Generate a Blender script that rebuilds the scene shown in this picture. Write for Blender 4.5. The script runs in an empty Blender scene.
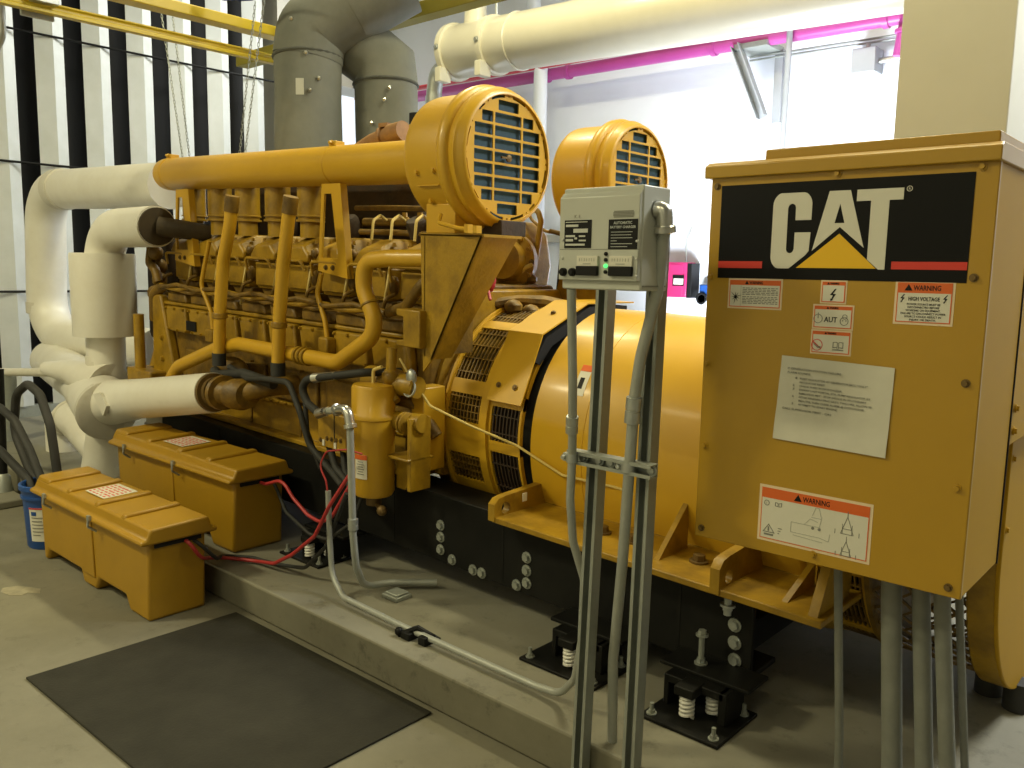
import bpy, bmesh, math, random
from math import sin, cos, pi, radians, sqrt
from mathutils import Vector, Matrix
random.seed(7)
SC = bpy.context.scene
COL = SC.collection

# ------------------------------------------------------------------ materials
def mat(name, col, rough=.5, metal=0., col2=None, scale=6., lo=.35, hi=.7, bump=0., bscale=40., spec=.5, emit=None, estr=0., detail=4., coat=0.):
    m = bpy.data.materials.new(name); m.use_nodes = True
    nt = m.node_tree; b = nt.nodes['Principled BSDF']
    b.inputs['Base Color'].default_value = (*col, 1); b.inputs['Roughness'].default_value = rough
    b.inputs['Metallic'].default_value = metal; b.inputs['Specular IOR Level'].default_value = spec
    if coat: b.inputs['Coat Weight'].default_value = coat; b.inputs['Coat Roughness'].default_value = .15
    tc = nt.nodes.new('ShaderNodeTexCoord')
    if col2:
        n = nt.nodes.new('ShaderNodeTexNoise'); n.inputs['Scale'].default_value = scale; n.inputs['Detail'].default_value = detail
        n.inputs['Roughness'].default_value = .65
        r = nt.nodes.new('ShaderNodeValToRGB')
        r.color_ramp.elements[0].position = lo; r.color_ramp.elements[0].color = (*col, 1)
        r.color_ramp.elements[1].position = hi; r.color_ramp.elements[1].color = (*col2, 1)
        nt.links.new(tc.outputs['Object'], n.inputs['Vector']); nt.links.new(n.outputs['Fac'], r.inputs['Fac'])
        nt.links.new(r.outputs['Color'], b.inputs['Base Color'])
    if bump:
        n2 = nt.nodes.new('ShaderNodeTexNoise'); n2.inputs['Scale'].default_value = bscale; n2.inputs['Detail'].default_value = 3
        bp = nt.nodes.new('ShaderNodeBump'); bp.inputs['Strength'].default_value = bump; bp.inputs['Distance'].default_value = .01
        nt.links.new(tc.outputs['Object'], n2.inputs['Vector']); nt.links.new(n2.outputs['Fac'], bp.inputs['Height'])
        nt.links.new(bp.outputs['Normal'], b.inputs['Normal'])
    if emit:
        b.inputs['Emission Color'].default_value = (*emit, 1); b.inputs['Emission Strength'].default_value = estr
    return m

def concrete(name, c1, c2, c3, rough=.75):
    m = bpy.data.materials.new(name); m.use_nodes = True
    nt = m.node_tree; b = nt.nodes['Principled BSDF']; b.inputs['Roughness'].default_value = rough
    tc = nt.nodes.new('ShaderNodeTexCoord')
    n = nt.nodes.new('ShaderNodeTexNoise'); n.inputs['Scale'].default_value = 1.3; n.inputs['Detail'].default_value = 8; n.inputs['Roughness'].default_value = .7
    n2 = nt.nodes.new('ShaderNodeTexNoise'); n2.inputs['Scale'].default_value = 9; n2.inputs['Detail'].default_value = 8; n2.inputs['Roughness'].default_value = .75
    r = nt.nodes.new('ShaderNodeValToRGB'); r.color_ramp.elements[0].position = .35; r.color_ramp.elements[1].position = .65
    r.color_ramp.elements[0].color = (*c1, 1); r.color_ramp.elements[1].color = (*c2, 1)
    r2 = nt.nodes.new('ShaderNodeValToRGB'); r2.color_ramp.elements[0].position = .56; r2.color_ramp.elements[1].position = .72
    r2.color_ramp.elements[0].color = (0, 0, 0, 1); r2.color_ramp.elements[1].color = (1, 1, 1, 1)
    mx = nt.nodes.new('ShaderNodeMixRGB'); mx.inputs['Color2'].default_value = (*c3, 1)
    for q in (n, n2): nt.links.new(tc.outputs['Object'], q.inputs['Vector'])
    nt.links.new(n.outputs['Fac'], r.inputs['Fac']); nt.links.new(n2.outputs['Fac'], r2.inputs['Fac'])
    nt.links.new(r2.outputs['Color'], mx.inputs['Fac']); nt.links.new(r.outputs['Color'], mx.inputs['Color1'])
    nt.links.new(mx.outputs['Color'], b.inputs['Base Color'])
    bp = nt.nodes.new('ShaderNodeBump'); bp.inputs['Strength'].default_value = .25; bp.inputs['Distance'].default_value = .006
    nt.links.new(n2.outputs['Fac'], bp.inputs['Height']); nt.links.new(bp.outputs['Normal'], b.inputs['Normal'])
    return m

M = dict(
 yellow=mat('yellow_paint', (.60,.345,.016), .40, col2=(.56,.318,.016), scale=2.5, coat=.15),
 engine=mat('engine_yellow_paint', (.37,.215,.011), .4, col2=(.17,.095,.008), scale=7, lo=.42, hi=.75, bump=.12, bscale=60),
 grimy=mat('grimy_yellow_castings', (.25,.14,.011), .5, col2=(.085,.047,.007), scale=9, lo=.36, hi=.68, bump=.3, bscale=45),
 rawpipe=mat('heat_stained_exhaust', (.36,.19,.065), .55, col2=(.22,.11,.04), scale=8, bump=.2),
 panel=mat('cabinet_yellow', (.43,.245,.0125), .36, col2=(.41,.234,.012), scale=3, coat=.1),
 panelside=mat('cabinet_side_yellow', (.46,.262,.014), .5, col2=(.44,.25,.013), scale=3, spec=.12),
 plastic=mat('yellow_plastic', (.385,.215,.011), .42, col2=(.35,.195,.010), scale=5),
 blacksteel=mat('black_steel', (.006,.006,.0055), .5, col2=(.012,.012,.010), scale=5, spec=.18),
 rubber=mat('black_rubber', (.02,.02,.018), .7, col2=(.032,.031,.027), scale=4),
 dark=mat('dark_recess', (.008,.008,.007), .8),
 matrubber=mat('mat_rubber', (.022,.021,.015), .7, col2=(.036,.034,.025), scale=5, spec=.2, detail=9, lo=.3, hi=.75, bump=.15, bscale=90),
 white=mat('white_pipe_jacket', (.78,.76,.68), .38, col2=(.72,.69,.60), scale=4, bump=.12, bscale=9),
 band=mat('jacket_tape', (.62,.59,.50), .5, col2=(.68,.65,.56), scale=6),
 floor=concrete('concrete_floor', (.155,.144,.100), (.205,.192,.138), (.12,.11,.076)),
 pad=concrete('concrete_pad', (.19,.18,.135), (.24,.23,.175), (.135,.127,.092)),
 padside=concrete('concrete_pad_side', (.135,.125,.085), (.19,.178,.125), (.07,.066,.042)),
 galv=mat('galvanised_steel', (.40,.42,.40), .42, .75, col2=(.50,.52,.49), scale=18),
 galvdark=mat('dull_galvanised_steel', (.30,.32,.29), .5, .45, col2=(.36,.38,.34), scale=10),
 chrome=mat('bright_zinc', (.62,.62,.58), .28, .9),
 conduit=mat('grey_conduit', (.33,.345,.31), .45, .25, col2=(.39,.40,.36), scale=12),
 grey=mat('grey_enamel', (.47,.48,.42), .38, col2=(.49,.50,.44), scale=4),
 blanket=mat('grey_blanket_fabric', (.17,.18,.16), .8, col2=(.235,.24,.21), scale=2.2, bump=.3, bscale=12),
 seam=mat('blanket_seam', (.10,.105,.095), .9),
 louver=mat('louver_sheet', (.60,.62,.60), .45, .1, col2=(.53,.55,.52), scale=3),
 wallw=mat('white_wall_paint', (.74,.78,.85), .7, col2=(.71,.75,.82), scale=2),
 beige=mat('beige_wall_paint', (.50,.485,.415), .7, col2=(.465,.45,.38), scale=1.2),
 ceil=mat('ceiling_deck', (.30,.30,.27), .7),
 dimwall=mat('grey_block_wall', (.26,.25,.21), .8, col2=(.22,.21,.18), scale=2),
 silencer=mat('cream_silencer_paint', (.70,.67,.55), .3, col2=(.66,.63,.51), scale=3, coat=.2),
 magenta=mat('magenta_pipe_paint', (.40,.06,.27), .4, col2=(.36,.05,.24), scale=4),
 redpaint=mat('red_paint', (.50,.03,.05), .4, col2=(.44,.025,.04), scale=4),
 alarm=mat('magenta_red_enamel', (.50,.03,.14), .35, col2=(.46,.028,.13), scale=4),
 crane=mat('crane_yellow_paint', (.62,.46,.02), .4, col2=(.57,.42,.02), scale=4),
 paper=mat('white_paper', (.62,.60,.50), .8, col2=(.58,.56,.465), scale=12),
 decal=mat('white_decal', (.66,.64,.54), .45),
 cream=mat('cream_decal_border', (.74,.60,.40), .5),
 ink=mat('black_ink', (.008,.008,.008), .5, spec=.2),
 greyink=mat('grey_ink', (.20,.20,.17), .6),
 faint=mat('faint_grey_ink', (.42,.42,.36), .6),
 orange=mat('orange_decal', (.66,.12,.015), .5),
 red=mat('red_decal', (.62,.035,.02), .45),
 sunyellow=mat('golden_decal', (.80,.47,.004), .45),
 logoblack=mat('black_decal', (.006,.006,.006), .5, spec=.15),
 blueplastic=mat('blue_plastic', (.012,.07,.28), .4, col2=(.010,.055,.22), scale=6),
 bluefilter=mat('blue_filter_paper', (.018,.055,.085), .75, col2=(.024,.07,.105), scale=30),
 shadedbeam=mat('shaded_beam_yellow', (.30,.25,.012), .6, col2=(.26,.215,.011), scale=3),  # yellow beam darkened: shade on its side and underside put into the colour
 shadedconduit=mat('shaded_grey_conduit', (.17,.175,.15), .55, col2=(.21,.215,.185), scale=10, spec=.3),  # conduit grey darkened: the cabinet's shade is put into the colour
 palegrey=mat('pale_grey_enamel', (.36,.38,.40), .5, col2=(.33,.35,.37), scale=5),
 splash=mat('dried_paint', (.34,.31,.21), .7, col2=(.22,.20,.14), scale=14),
 sooty=mat('sooty_cast_iron', (.028,.018,.009), .75, col2=(.05,.026,.012), scale=8, bump=.3),
 darkhose=mat('brown_rubber', (.05,.033,.012), .7, col2=(.03,.02,.008), scale=14),
 spring=mat('white_spring', (.78,.77,.70), .4),
 redrubber=mat('red_cable', (.40,.03,.03), .45),
 wire=mat('pale_yellow_wire', (.60,.46,.14), .5),
 led=mat('green_lamp', (.02,.6,.08), .3, emit=(.1,1,.2), estr=1.5),
 window=mat('silver_label', (.55,.56,.50), .4),
 bronze=mat('dark_bolt', (.16,.10,.03), .5, .4),
)

# ------------------------------------------------------------------ mesh building
GK, GX = .030, -2.0            # the generator set stands on a slight fall
WORLD = {}                      # world position of each Empty
class MB:
    def __init__(s): s.v = []; s.f = []
    def add(s, vs, fs):
        o = len(s.v); s.v += [tuple(p) for p in vs]; s.f += [tuple(i + o for i in q) for q in fs]; return s
    def box(s, x0, x1, y0, y1, z0, z1):
        vs = [(x, y, z) for x in (x0, x1) for y in (y0, y1) for z in (z0, z1)]
        return s.add(vs, [(0,1,3,2),(4,6,7,5),(0,4,5,1),(2,3,7,6),(0,2,6,4),(1,5,7,3)])
    def obox(s, c, size, X=(1,0,0), Y=(0,1,0), Z=None):
        X = Vector(X).normalized(); Y = Vector(Y); Y = (Y - X * Y.dot(X)).normalized(); Z = X.cross(Y); c = Vector(c)
        vs = [c + X*(a*size[0]/2) + Y*(b*size[1]/2) + Z*(d*size[2]/2) for a in (-1,1) for b in (-1,1) for d in (-1,1)]
        return s.add(vs, [(0,1,3,2),(4,6,7,5),(0,4,5,1),(2,3,7,6),(0,2,6,4),(1,5,7,3)])
    def hull(s, vs, fs): return s.add(vs, fs)
    def lathe(s, prof, o, axis, n=32, a0=0., a1=2*pi):
        A = Vector(axis).normalized(); U = A.orthogonal().normalized()
        if abs(A.x) > .9: U = Vector((0,-1,0))
        W = A.cross(U); o = Vector(o); full = abs(a1-a0-2*pi) < 1e-6; m = n if full else n+1
        vs = []
        for r, h in prof:
            for k in range(m):
                t = a0 + (a1-a0)*k/n; vs.append(o + A*h + (U*cos(t) + W*sin(t))*r)
        fs = []
        for i in range(len(prof)-1):
            for k in range(n):
                k2 = (k+1) % m; fs.append((i*m+k, i*m+k2, (i+1)*m+k2, (i+1)*m+k))
        if full:
            if prof[0][0] > 1e-5: fs.append(tuple(range(m))[::-1])
            if prof[-1][0] > 1e-5: fs.append(tuple((len(prof)-1)*m + k for k in range(m)))
        return s.add(vs, fs)
    def cyl(s, p0, p1, r0, r1=None, n=20):
        p0 = Vector(p0); p1 = Vector(p1); d = p1 - p0
        return s.lathe([(r0, 0), (r0 if r1 is None else r1, d.length)], p0, d, n)
    def tube(s, pts, r, n=12, fillet=0., fn=6, caps=True):
        P = [Vector(p) for p in pts]
        if fillet:
            Q = [P[0]]
            for i in range(1, len(P)-1):
                a = (P[i-1]-P[i]); b = (P[i+1]-P[i]); la, lb = a.length, b.length; a.normalize(); b.normalize()
                ang = a.angle(b)
                if ang > pi - .03: Q.append(P[i]); continue
                t = min(fillet/math.tan(ang/2), la*.49, lb*.49); rr = t*math.tan(ang/2)
                c = P[i] + (a+b).normalized()*(rr/sin(ang/2))
                s0 = P[i]+a*t - c; s1 = P[i]+b*t - c; tot = s0.angle(s1); ax = s0.cross(s1).normalized()
                for k in range(fn+1): Q.append(c + Matrix.Rotation(tot*k/fn, 3, ax) @ s0)
            Q.append(P[-1]); P = Q
        rs = r if isinstance(r, (list, tuple)) else [r]*len(P)
        if len(rs) != len(P): rs = [rs[0] + (rs[-1]-rs[0])*i/(len(P)-1) for i in range(len(P))]
        T = []
        for i in range(len(P)):
            d = Vector((0,0,0))
            if i > 0: d += (P[i]-P[i-1]).normalized()
            if i < len(P)-1: d += (P[i+1]-P[i]).normalized()
            T.append(d.normalized())
        N = T[0].orthogonal().normalized(); vs = []
        for i, p in enumerate(P):
            if i: N = T[i-1].rotation_difference(T[i]) @ N
            N = (N - T[i]*N.dot(T[i])).normalized(); B = T[i].cross(N)
            for k in range(n):
                a = 2*pi*k/n; vs.append(p + (N*cos(a)+B*sin(a))*rs[i])
        fs = [(i*n+k, i*n+(k+1)%n, (i+1)*n+(k+1)%n, (i+1)*n+k) for i in range(len(P)-1) for k in range(n)]
        if caps: fs += [tuple(range(n))[::-1], tuple((len(P)-1)*n+k for k in range(n))]
        return s.add(vs, fs)
    def prism(s, poly, o, U, W, D):
        o = Vector(o); U = Vector(U); W = Vector(W); D = Vector(D); n = len(poly)
        a = [o + U*x + W*y for x, y in poly]; b = [p + D for p in a]
        return s.add(a+b, [tuple(range(n))[::-1], tuple(range(n, 2*n))] + [(i, (i+1)%n, n+(i+1)%n, n+i) for i in range(n)])
    def ball(s, c, r, n=12):
        rx, ry, rz = r if isinstance(r, tuple) else (r, r, r)
        vs = [(c[0], c[1], c[2]-rz)]; m = n//2
        for i in range(1, m):
            t = -pi/2 + pi*i/m
            for k in range(n): vs.append((c[0]+rx*cos(t)*cos(2*pi*k/n), c[1]+ry*cos(t)*sin(2*pi*k/n), c[2]+rz*sin(t)))
        vs.append((c[0], c[1], c[2]+rz)); fs = [(0, 1+(k+1)%n, 1+k) for k in range(n)]
        for i in range(m-2):
            for k in range(n): fs.append((1+i*n+k, 1+i*n+(k+1)%n, 1+(i+1)*n+(k+1)%n, 1+(i+1)*n+k))
        L = len(vs)-1; fs += [(1+(m-2)*n+k, 1+(m-2)*n+(k+1)%n, L) for k in range(n)]
        return s.add(vs, fs)
    def bolt(s, p, axis, r=.012, h=.012):
        p = Vector(p); A = Vector(axis).normalized()
        s.cyl(p - A*.002, p + A*h*.25, r*1.45, n=12); return s.cyl(p, p + A*h, r, r*.93, 6)
    def ring(s, o, axis, R, r, n=32, m=8):
        return s.lathe([(R + r*cos(2*pi*k/m), r*sin(2*pi*k/m)) for k in range(m+1)], o, axis, n)
    def arcpatch(s, x0, x1, a0, a1, r0, r1, yc, zc, n=10):
        # curved block about an axis along X; angle 0 faces the aisle, 90 up
        vs = []
        for x in (x0, x1):
            for r in (r0, r1):
                for k in range(n+1):
                    a = radians(a0 + (a1-a0)*k/n); vs.append((x, yc - r*cos(a), zc + r*sin(a)))
        m = n+1; i = lambda x, r, k: (x*2+r)*m + k; fs = []
        for k in range(n):
            fs += [(i(0,0,k), i(0,0,k+1), i(1,0,k+1), i(1,0,k)), (i(0,1,k), i(1,1,k), i(1,1,k+1), i(0,1,k+1)),
                   (i(0,0,k), i(0,1,k), i(0,1,k+1), i(0,0,k+1)), (i(1,0,k), i(1,0,k+1), i(1,1,k+1), i(1,1,k))]
        fs += [(i(0,0,0), i(1,0,0), i(1,1,0), i(0,1,0)), (i(0,0,n), i(0,1,n), i(1,1,n), i(1,0,n))]
        return s.add(vs, fs)
    def build(s, name, m, parent=None, sharp=38, bevel=0., gen=False, seg=2):
        if gen: s.v = [(x, y, z - GK*(x-GX)) for x, y, z in s.v]
        lo = [min(p[i] for p in s.v) for i in range(3)]; hi = [max(p[i] for p in s.v) for i in range(3)]
        o = Vector([(a+b)/2 for a, b in zip(lo, hi)])
        if parent is None: o.z = lo[2]
        me = bpy.data.meshes.new(name); me.from_pydata([Vector(p)-o for p in s.v], [], s.f); me.update()
        bm = bmesh.new(); bm.from_mesh(me); bmesh.ops.recalc_face_normals(bm, faces=bm.faces); bm.to_mesh(me); bm.free()
        me.polygons.foreach_set('use_smooth', [True]*len(me.polygons)); me.set_sharp_from_angle(angle=radians(sharp))
        me.materials.append(m if not isinstance(m, str) else M[m])
        ob = bpy.data.objects.new(name, me); COL.objects.link(ob); WORLD[ob] = o
        if parent is not None: ob.parent = parent; ob.location = o - WORLD[parent]
        else: ob.location = o
        if bevel:
            b = ob.modifiers.new('bevel', 'BEVEL'); b.width = bevel; b.segments = seg; b.limit_method = 'ANGLE'; b.angle_limit = radians(40)
        return ob
def tag(o, label, cat, group=None):
    o['label'] = label; o['category'] = cat
    if group: o['group'] = group
    return o
def thing(name, loc, label, cat, group=None):
    o = bpy.data.objects.new(name, None); COL.objects.link(o); o.location = loc; o.empty_display_size = .1; WORLD[o] = Vector(loc)
    return tag(o, label, cat, group)
def struct(o): o['kind'] = 'structure'; return o

# flat filled shapes with holes -> thin solid
def flat(mb, loops, o, U, W, depth):
    cu = bpy.data.curves.new('t', 'CURVE'); cu.dimensions = '2D'; cu.fill_mode = 'BOTH'; cu.extrude = depth/2
    for lp in loops:
        sp = cu.splines.new('POLY'); sp.points.add(len(lp)-1); sp.use_cyclic_u = True
        for p, (x, y) in zip(sp.points, lp): p.co = (x, y, 0, 1)
    return _curve(mb, cu, o, U, W)
def _curve(mb, cu, o, U, W):
    ob = bpy.data.objects.new('t', cu); COL.objects.link(ob)
    me = bpy.data.meshes.new_from_object(ob, depsgraph=bpy.context.evaluated_depsgraph_get())
    o = Vector(o); U = Vector(U).normalized(); W = Vector(W).normalized(); N = U.cross(W)
    mb.add([o + U*v.co.x + W*v.co.y + N*v.co.z for v in me.vertices], [tuple(p.vertices) for p in me.polygons])
    bpy.data.objects.remove(ob); bpy.data.meshes.remove(me); bpy.data.curves.remove(cu)
    return mb
def text(mb, body, size, o, U=(1,0,0), W=(0,0,1), width=None, bold=0., align='LEFT', depth=.0004):
    cu = bpy.data.curves.new('t', 'FONT'); cu.body = body; cu.size = size; cu.extrude = depth/2; cu.offset = bold; cu.resolution_u = 2
    cu.align_x = align
    if width:
        ob = bpy.data.objects.new('t', cu); COL.objects.link(ob)
        bpy.context.view_layer.update(); w = ob.dimensions.x; bpy.data.objects.remove(ob)
        tmp = MB(); _curve(tmp, cu, (0,0,0), (1,0,0), (0,1,0)); k = width/w if w else 1
        o = Vector(o); U = Vector(U).normalized(); W = Vector(W).normalized(); N = U.cross(W)
        return mb.add([o + U*(x*k) + W*y + N*z for x, y, z in tmp.v], tmp.f)
    return _curve(mb, cu, o, U, W)
def rrect(x0, x1, y0, y1, r, n=4):
    out = []
    for cx, cy, a in ((x1-r, y1-r, 0), (x0+r, y1-r, 90), (x0+r, y0+r, 180), (x1-r, y0+r, 270)):
        for k in range(n+1): t = radians(a + 90*k/n); out.append((cx + r*cos(t), cy + r*sin(t)))
    return out
def circ(cx, cy, r, n=24): return [(cx + r*cos(2*pi*k/n), cy + r*sin(2*pi*k/n)) for k in range(n)]
def helix(c, R, z0, z1, turns, n=14):
    return [(c[0]+R*cos(2*pi*turns*i/(n*turns)), c[1]+R*sin(2*pi*turns*i/(n*turns)), z0+(z1-z0)*i/(n*turns)) for i in range(int(n*turns)+1)]

# ------------------------------------------------------------------ the setting
XL, XR, YF, YB, ZC = -9.5, 4.5, -4.0, 7.8, 5.6
struct(MB().box(XL-.5, XR+.15, YF-.15, YB+.15, -.2, 0).build('floor', 'floor'))
struct(MB().box(XL-.5, XR+.15, YF-.15, YB+.15, ZC, ZC+.15).build('ceiling', 'ceil'))
struct(MB().box(XL-.5, XR+.15, YB, YB+.15, 0, ZC).build('wall_back', 'wallw'))
struct(MB().box(XL-.5, XR+.15, YF-.15, YF, 0, ZC).build('wall_front', 'beige'))
struct(MB().box(XR, XR+.15, YF, YB, 0, ZC).build('wall_right', 'dimwall'))
wl = MB(); wl.box(XL-.5, XL-.4, YF, 6.25, 0, ZC); wl.box(XL-.5, XL, 6.2, 6.4, 0, ZC); wl.box(XL-.5, XL, 6.4, YB, 4.0, ZC)
struct(wl.build('wall_left', 'beige'))
dk = MB().box(XL-.4, XL-.36, YF, 6.2, 0, ZC); struct(dk.build('trim_1', 'dark'))
col = MB().box(-1.58, -1.045, 4.8, 5.4, 0, ZC); struct(col.build('column', 'beige', bevel=.006))
# housekeeping pad under the set
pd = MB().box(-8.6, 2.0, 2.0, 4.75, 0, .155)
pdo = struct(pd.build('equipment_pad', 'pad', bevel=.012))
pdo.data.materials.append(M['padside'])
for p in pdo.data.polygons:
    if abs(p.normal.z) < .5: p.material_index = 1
kb = MB().box(-9.3, -6.0, 1.55, 1.95, 0, .05); struct(kb.build('floor_kerb', 'pad', bevel=.01))

# air intake louvre: tall folded blades with black gaps
lv = thing('intake_louver', (XL, 3.1, 0), 'tall wall of vertical folded pale metal louver blades with black gaps behind the white pipes', 'louver')
for k in range(-6, 7):
    y0 = 3.382 + .4655*k
    if y0 + .31 > 6.21 or y0 < YF: continue
    b = MB().prism([(-.03, .012), (0, .0), (.055, .160), (-.01, .285), (-.05, .285), (-.02, .15)], (XL, y0, .12), (1,0,0), (0,1,0), (0,0,ZC-.14))
    b.build('blade', 'louver', lv, sharp=10)
for z in (3.86, 2.585, 1.3):
    MB().tube([(XL+.06, .2, z), (XL+.06, 6.15, z)], .012, 8).build('tie_rod', 'blacksteel', lv)
MB().box(XL-.1, XL+.02, .2, 6.2, 0, .12).build('sill', 'galvdark', lv)

# ------------------------------------------------------------------ floor mat, buckets, hoses
m_ = MB().prism([(-3.435, 1.07), (-2.56, 1.085), (-2.106, 1.09), (-2.112, 1.975), (-3.425, 1.96)], (0,0,.001), (1,0,0), (0,1,0), (0,0,.009))
tag(m_.build('floor_mat', 'matrubber', bevel=.003), 'large flat black rubber mat lying on the concrete floor before the pad', 'mat')

sp_ = MB().prism([(0,0), (.05,-.025), (.13,-.01), (.17,.03), (.15,.06), (.20,.10), (.14,.125), (.07,.09), (.02,.06)], (-4.52,1.33,.0005), (1,0,0), (0,1,0), (0,0,.0012)); tag(sp_.build('paint_splash', 'splash'), 'pale dried paint splash on the concrete floor left of the mat', 'stain')
def bucket(x, y, label, front):
    t = thing('bucket', (x, y, 0), label, 'bucket')
    b = MB().lathe([(.001,.004), (.122,.0), (.128,.012), (.140,.285), (.150,.287), (.150,.300), (.143,.302), (.146,.335), (.157,.337), (.157,.362), (.148,.366), (.140,.362), (.126,.03), (.001,.026)], (x,y,0), (0,0,1), 40)
    b.build('pail', 'blueplastic', t, bevel=0)
    h = MB().tube([(x-.15, y, .31), (x-.145, y-.07, .22), (x-.05, y-.155, .17), (x+.05, y-.155, .17), (x+.145, y-.07, .22), (x+.15, y, .31)], .004, 8)
    if not front: h.build('bail_handle', 'galv', t)
    if front:
        def patch(a0, a1, z0, z1, r, mm, nm, par):
            q = MB(); n = 14; vs = []; 
            for rr in (0, .0012):
                for z in (z0, z1):
                    R = .128 + (.140-.128)*(z-.012)/.273 + r + rr
                    for k in range(n+1):
                        a = radians(a0+(a1-a0)*k/n); vs.append((x+R*cos(a), y+R*sin(a), z))
            m = n+1; fs = [(k, k+1, m+k+1, m+k) for k in range(n)] + [(2*m+k, 3*m+k, 3*m+k+1, 2*m+k+1) for k in range(n)]
            fs += [(k, 2*m+k, 2*m+k+1, k+1) for k in range(n)] + [(m+k, m+k+1, 3*m+k+1, 3*m+k) for k in range(n)]
            return q.add(vs, fs).build(nm, mm, par)
        lab = patch(-70, 20, .05, .245, .001, 'decal', 'paper_label', t); lab['label'] = 'white paper label'
        patch(-70, 20, .236, .245, .003, 'redpaint', 'label_band', lab)
        patch(-64, -52, .20, .222, .003, 'blueplastic', 'label_emblem', lab)
        for i, (a, b2) in enumerate(((-64, -30), (-64, -40), (-64, 0), (-64, 5), (-64, -10), (-64, -45))):
            patch(a, b2, .185-.02*i, .190-.02*i, .003, 'greyink', 'label_line', lab)
    return t
bucket(-5.075, 1.765, 'blue plastic bucket with white label holding black hoses at end of yellow battery box', True)
def hose(pts, r, label, m='rubber', name='hose', cat='hose', n=14, fil=.12, group=None):
    return tag(MB().tube(pts, r, n, fil).build(name, m), label, cat, group)
hose([(-5.17,1.81,.04), (-5.18,1.81,.20), (-5.50,1.80,.36), (-5.72,1.80,.56), (-5.64,1.80,.80), (-5.44,1.80,.885), (-5.25,1.80,.84), (-5.12,1.80,.68), (-5.05,1.80,.40), (-5.05,1.80,.05)], .025, 'black rubber hose looped high above the blue bucket, both ends inside it')
hose([(-5.09,1.73,.04), (-5.10,1.74,.34), (-5.34,1.76,.50), (-5.563,1.76,.65), (-5.82,1.76,.70), (-6.3,1.76,.70)], .024, 'black rubber hose leaning left out of the blue bucket, upper one')
hose([(-5.12,1.68,.04), (-5.15,1.70,.345), (-5.42,1.70,.405), (-5.665,1.70,.46), (-6.1,1.70,.50)], .025, 'black rubber hose leaning far left out of the blue bucket, lower one')

# ------------------------------------------------------------------ battery boxes
def battery_box(x0, x1, y0, y1, zb, label, h=.40):
    t = thing('battery_box', ((x0+x1)/2, (y0+y1)/2, zb), label, 'battery box', 'yellow battery boxes by the pad')
    L = x1-x0; cx = (x0+x1)/2
    # body: three feet with arches between them, drafted side walls
    prof = [(x0+.02, zb), (x0+.06, zb), (x0+.085, zb+.06), (x0+.40*L, zb+.06), (x0+.40*L+.03, zb), (x0+.54*L, zb), (x0+.54*L+.04, zb+.065),
            (x0+.80*L, zb+.065), (x0+.80*L+.04, zb), (x1-.02, zb), (x1, zb+h-.03), (x0, zb+h-.03)]
    b = MB().prism(prof, (0, y0+.015, 0), (1,0,0), (0,0,1), (0, y1-y0-.03, 0))
    b.build('tub', 'plastic', t, bevel=.016, seg=3)
    for f in (.46,):
        MB().prism([(0,0), (.15,0), (.125,h-.1), (.025,h-.1)], (x0+f*L-.04, y0+.018, zb+.065), (1,0,0), (0,0,1), (0,-.011,0)).build('stiffening_rib', 'plastic', t, bevel=.005)
    # lid
    z = zb+h-.03; e = .03
    lid = MB(); prof = []
    ys = [(y0-e, z), (y0-e, z+.022), (y0-.004, z+.028), (y0+.014, z+.072), (y1-.014, z+.080), (y1+.004, z+.028), (y1+e, z+.022), (y1+e, z)]
    lid.prism(ys, (x0-.02, 0, 0), (0,1,0), (0,0,1), (L+.05, 0, 0))
    l_ = lid.build('lid', 'plastic', t, bevel=.012, seg=3)
    for f in (.0, .30, .57, .80):
        w = .05 if f else .16
        rb = MB().prism([(y0+.008, z+.06), (y0+.022, z+.088), (y1-.022, z+.096), (y1-.008, z+.06)], (x0-.015+f*L, 0, 0), (0,1,0), (0,0,1), (w, 0, 0))
        rb.build('lid_ridge', 'plastic', l_, bevel=.01, seg=2)
    MB().obox((x1+.003, (y0+y1)/2, z-.012), (.012, .22, .024)).build('cable_notch', 'dark', l_)
    lb = MB().prism([(0,0), (.22,0), (.22,.17), (0,.17)], (x0+.36*L, y0+.075, z+.0785), (1,0,0), (0,1,.03), (0,0,.002)).build('warning_label', 'decal', l_)
    lb['label'] = 'white and red printed label'
    q = MB()
    for i in range(5):
        for j in range(7): q.box(x0+.36*L+.012+.041*i, x0+.36*L+.012+.041*i+random.uniform(.018,.036), y0+.086+.0215*j, y0+.095+.0215*j, z+.0806+.00065*j, z+.0816+.00065*j)
    q.build('label_print', 'red', lb)
    for f in (.16, .60):
        lt = MB().tube([(x0+f*L, y0-e-.006, z+.03), (x0+f*L, y0-e-.010, z-.02), (x0+f*L, y0+.0, z-.05)], .006, 8, .01)
        lt.box(x0+f*L-.014, x0+f*L+.014, y0-e-.01, y0-e+.002, z+.012, z+.034)
        lt.build('latch', 'galv', t)
    return t
battery_box(-4.86, -3.59, 1.622, 1.925, 0, 'yellow plastic battery box with ribbed lid on the floor beside the black mat')
battery_box(-5.09, -3.755, 2.14, 2.455, .155, 'yellow plastic battery box raised on the pad between the white pipe and the engine')

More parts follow.
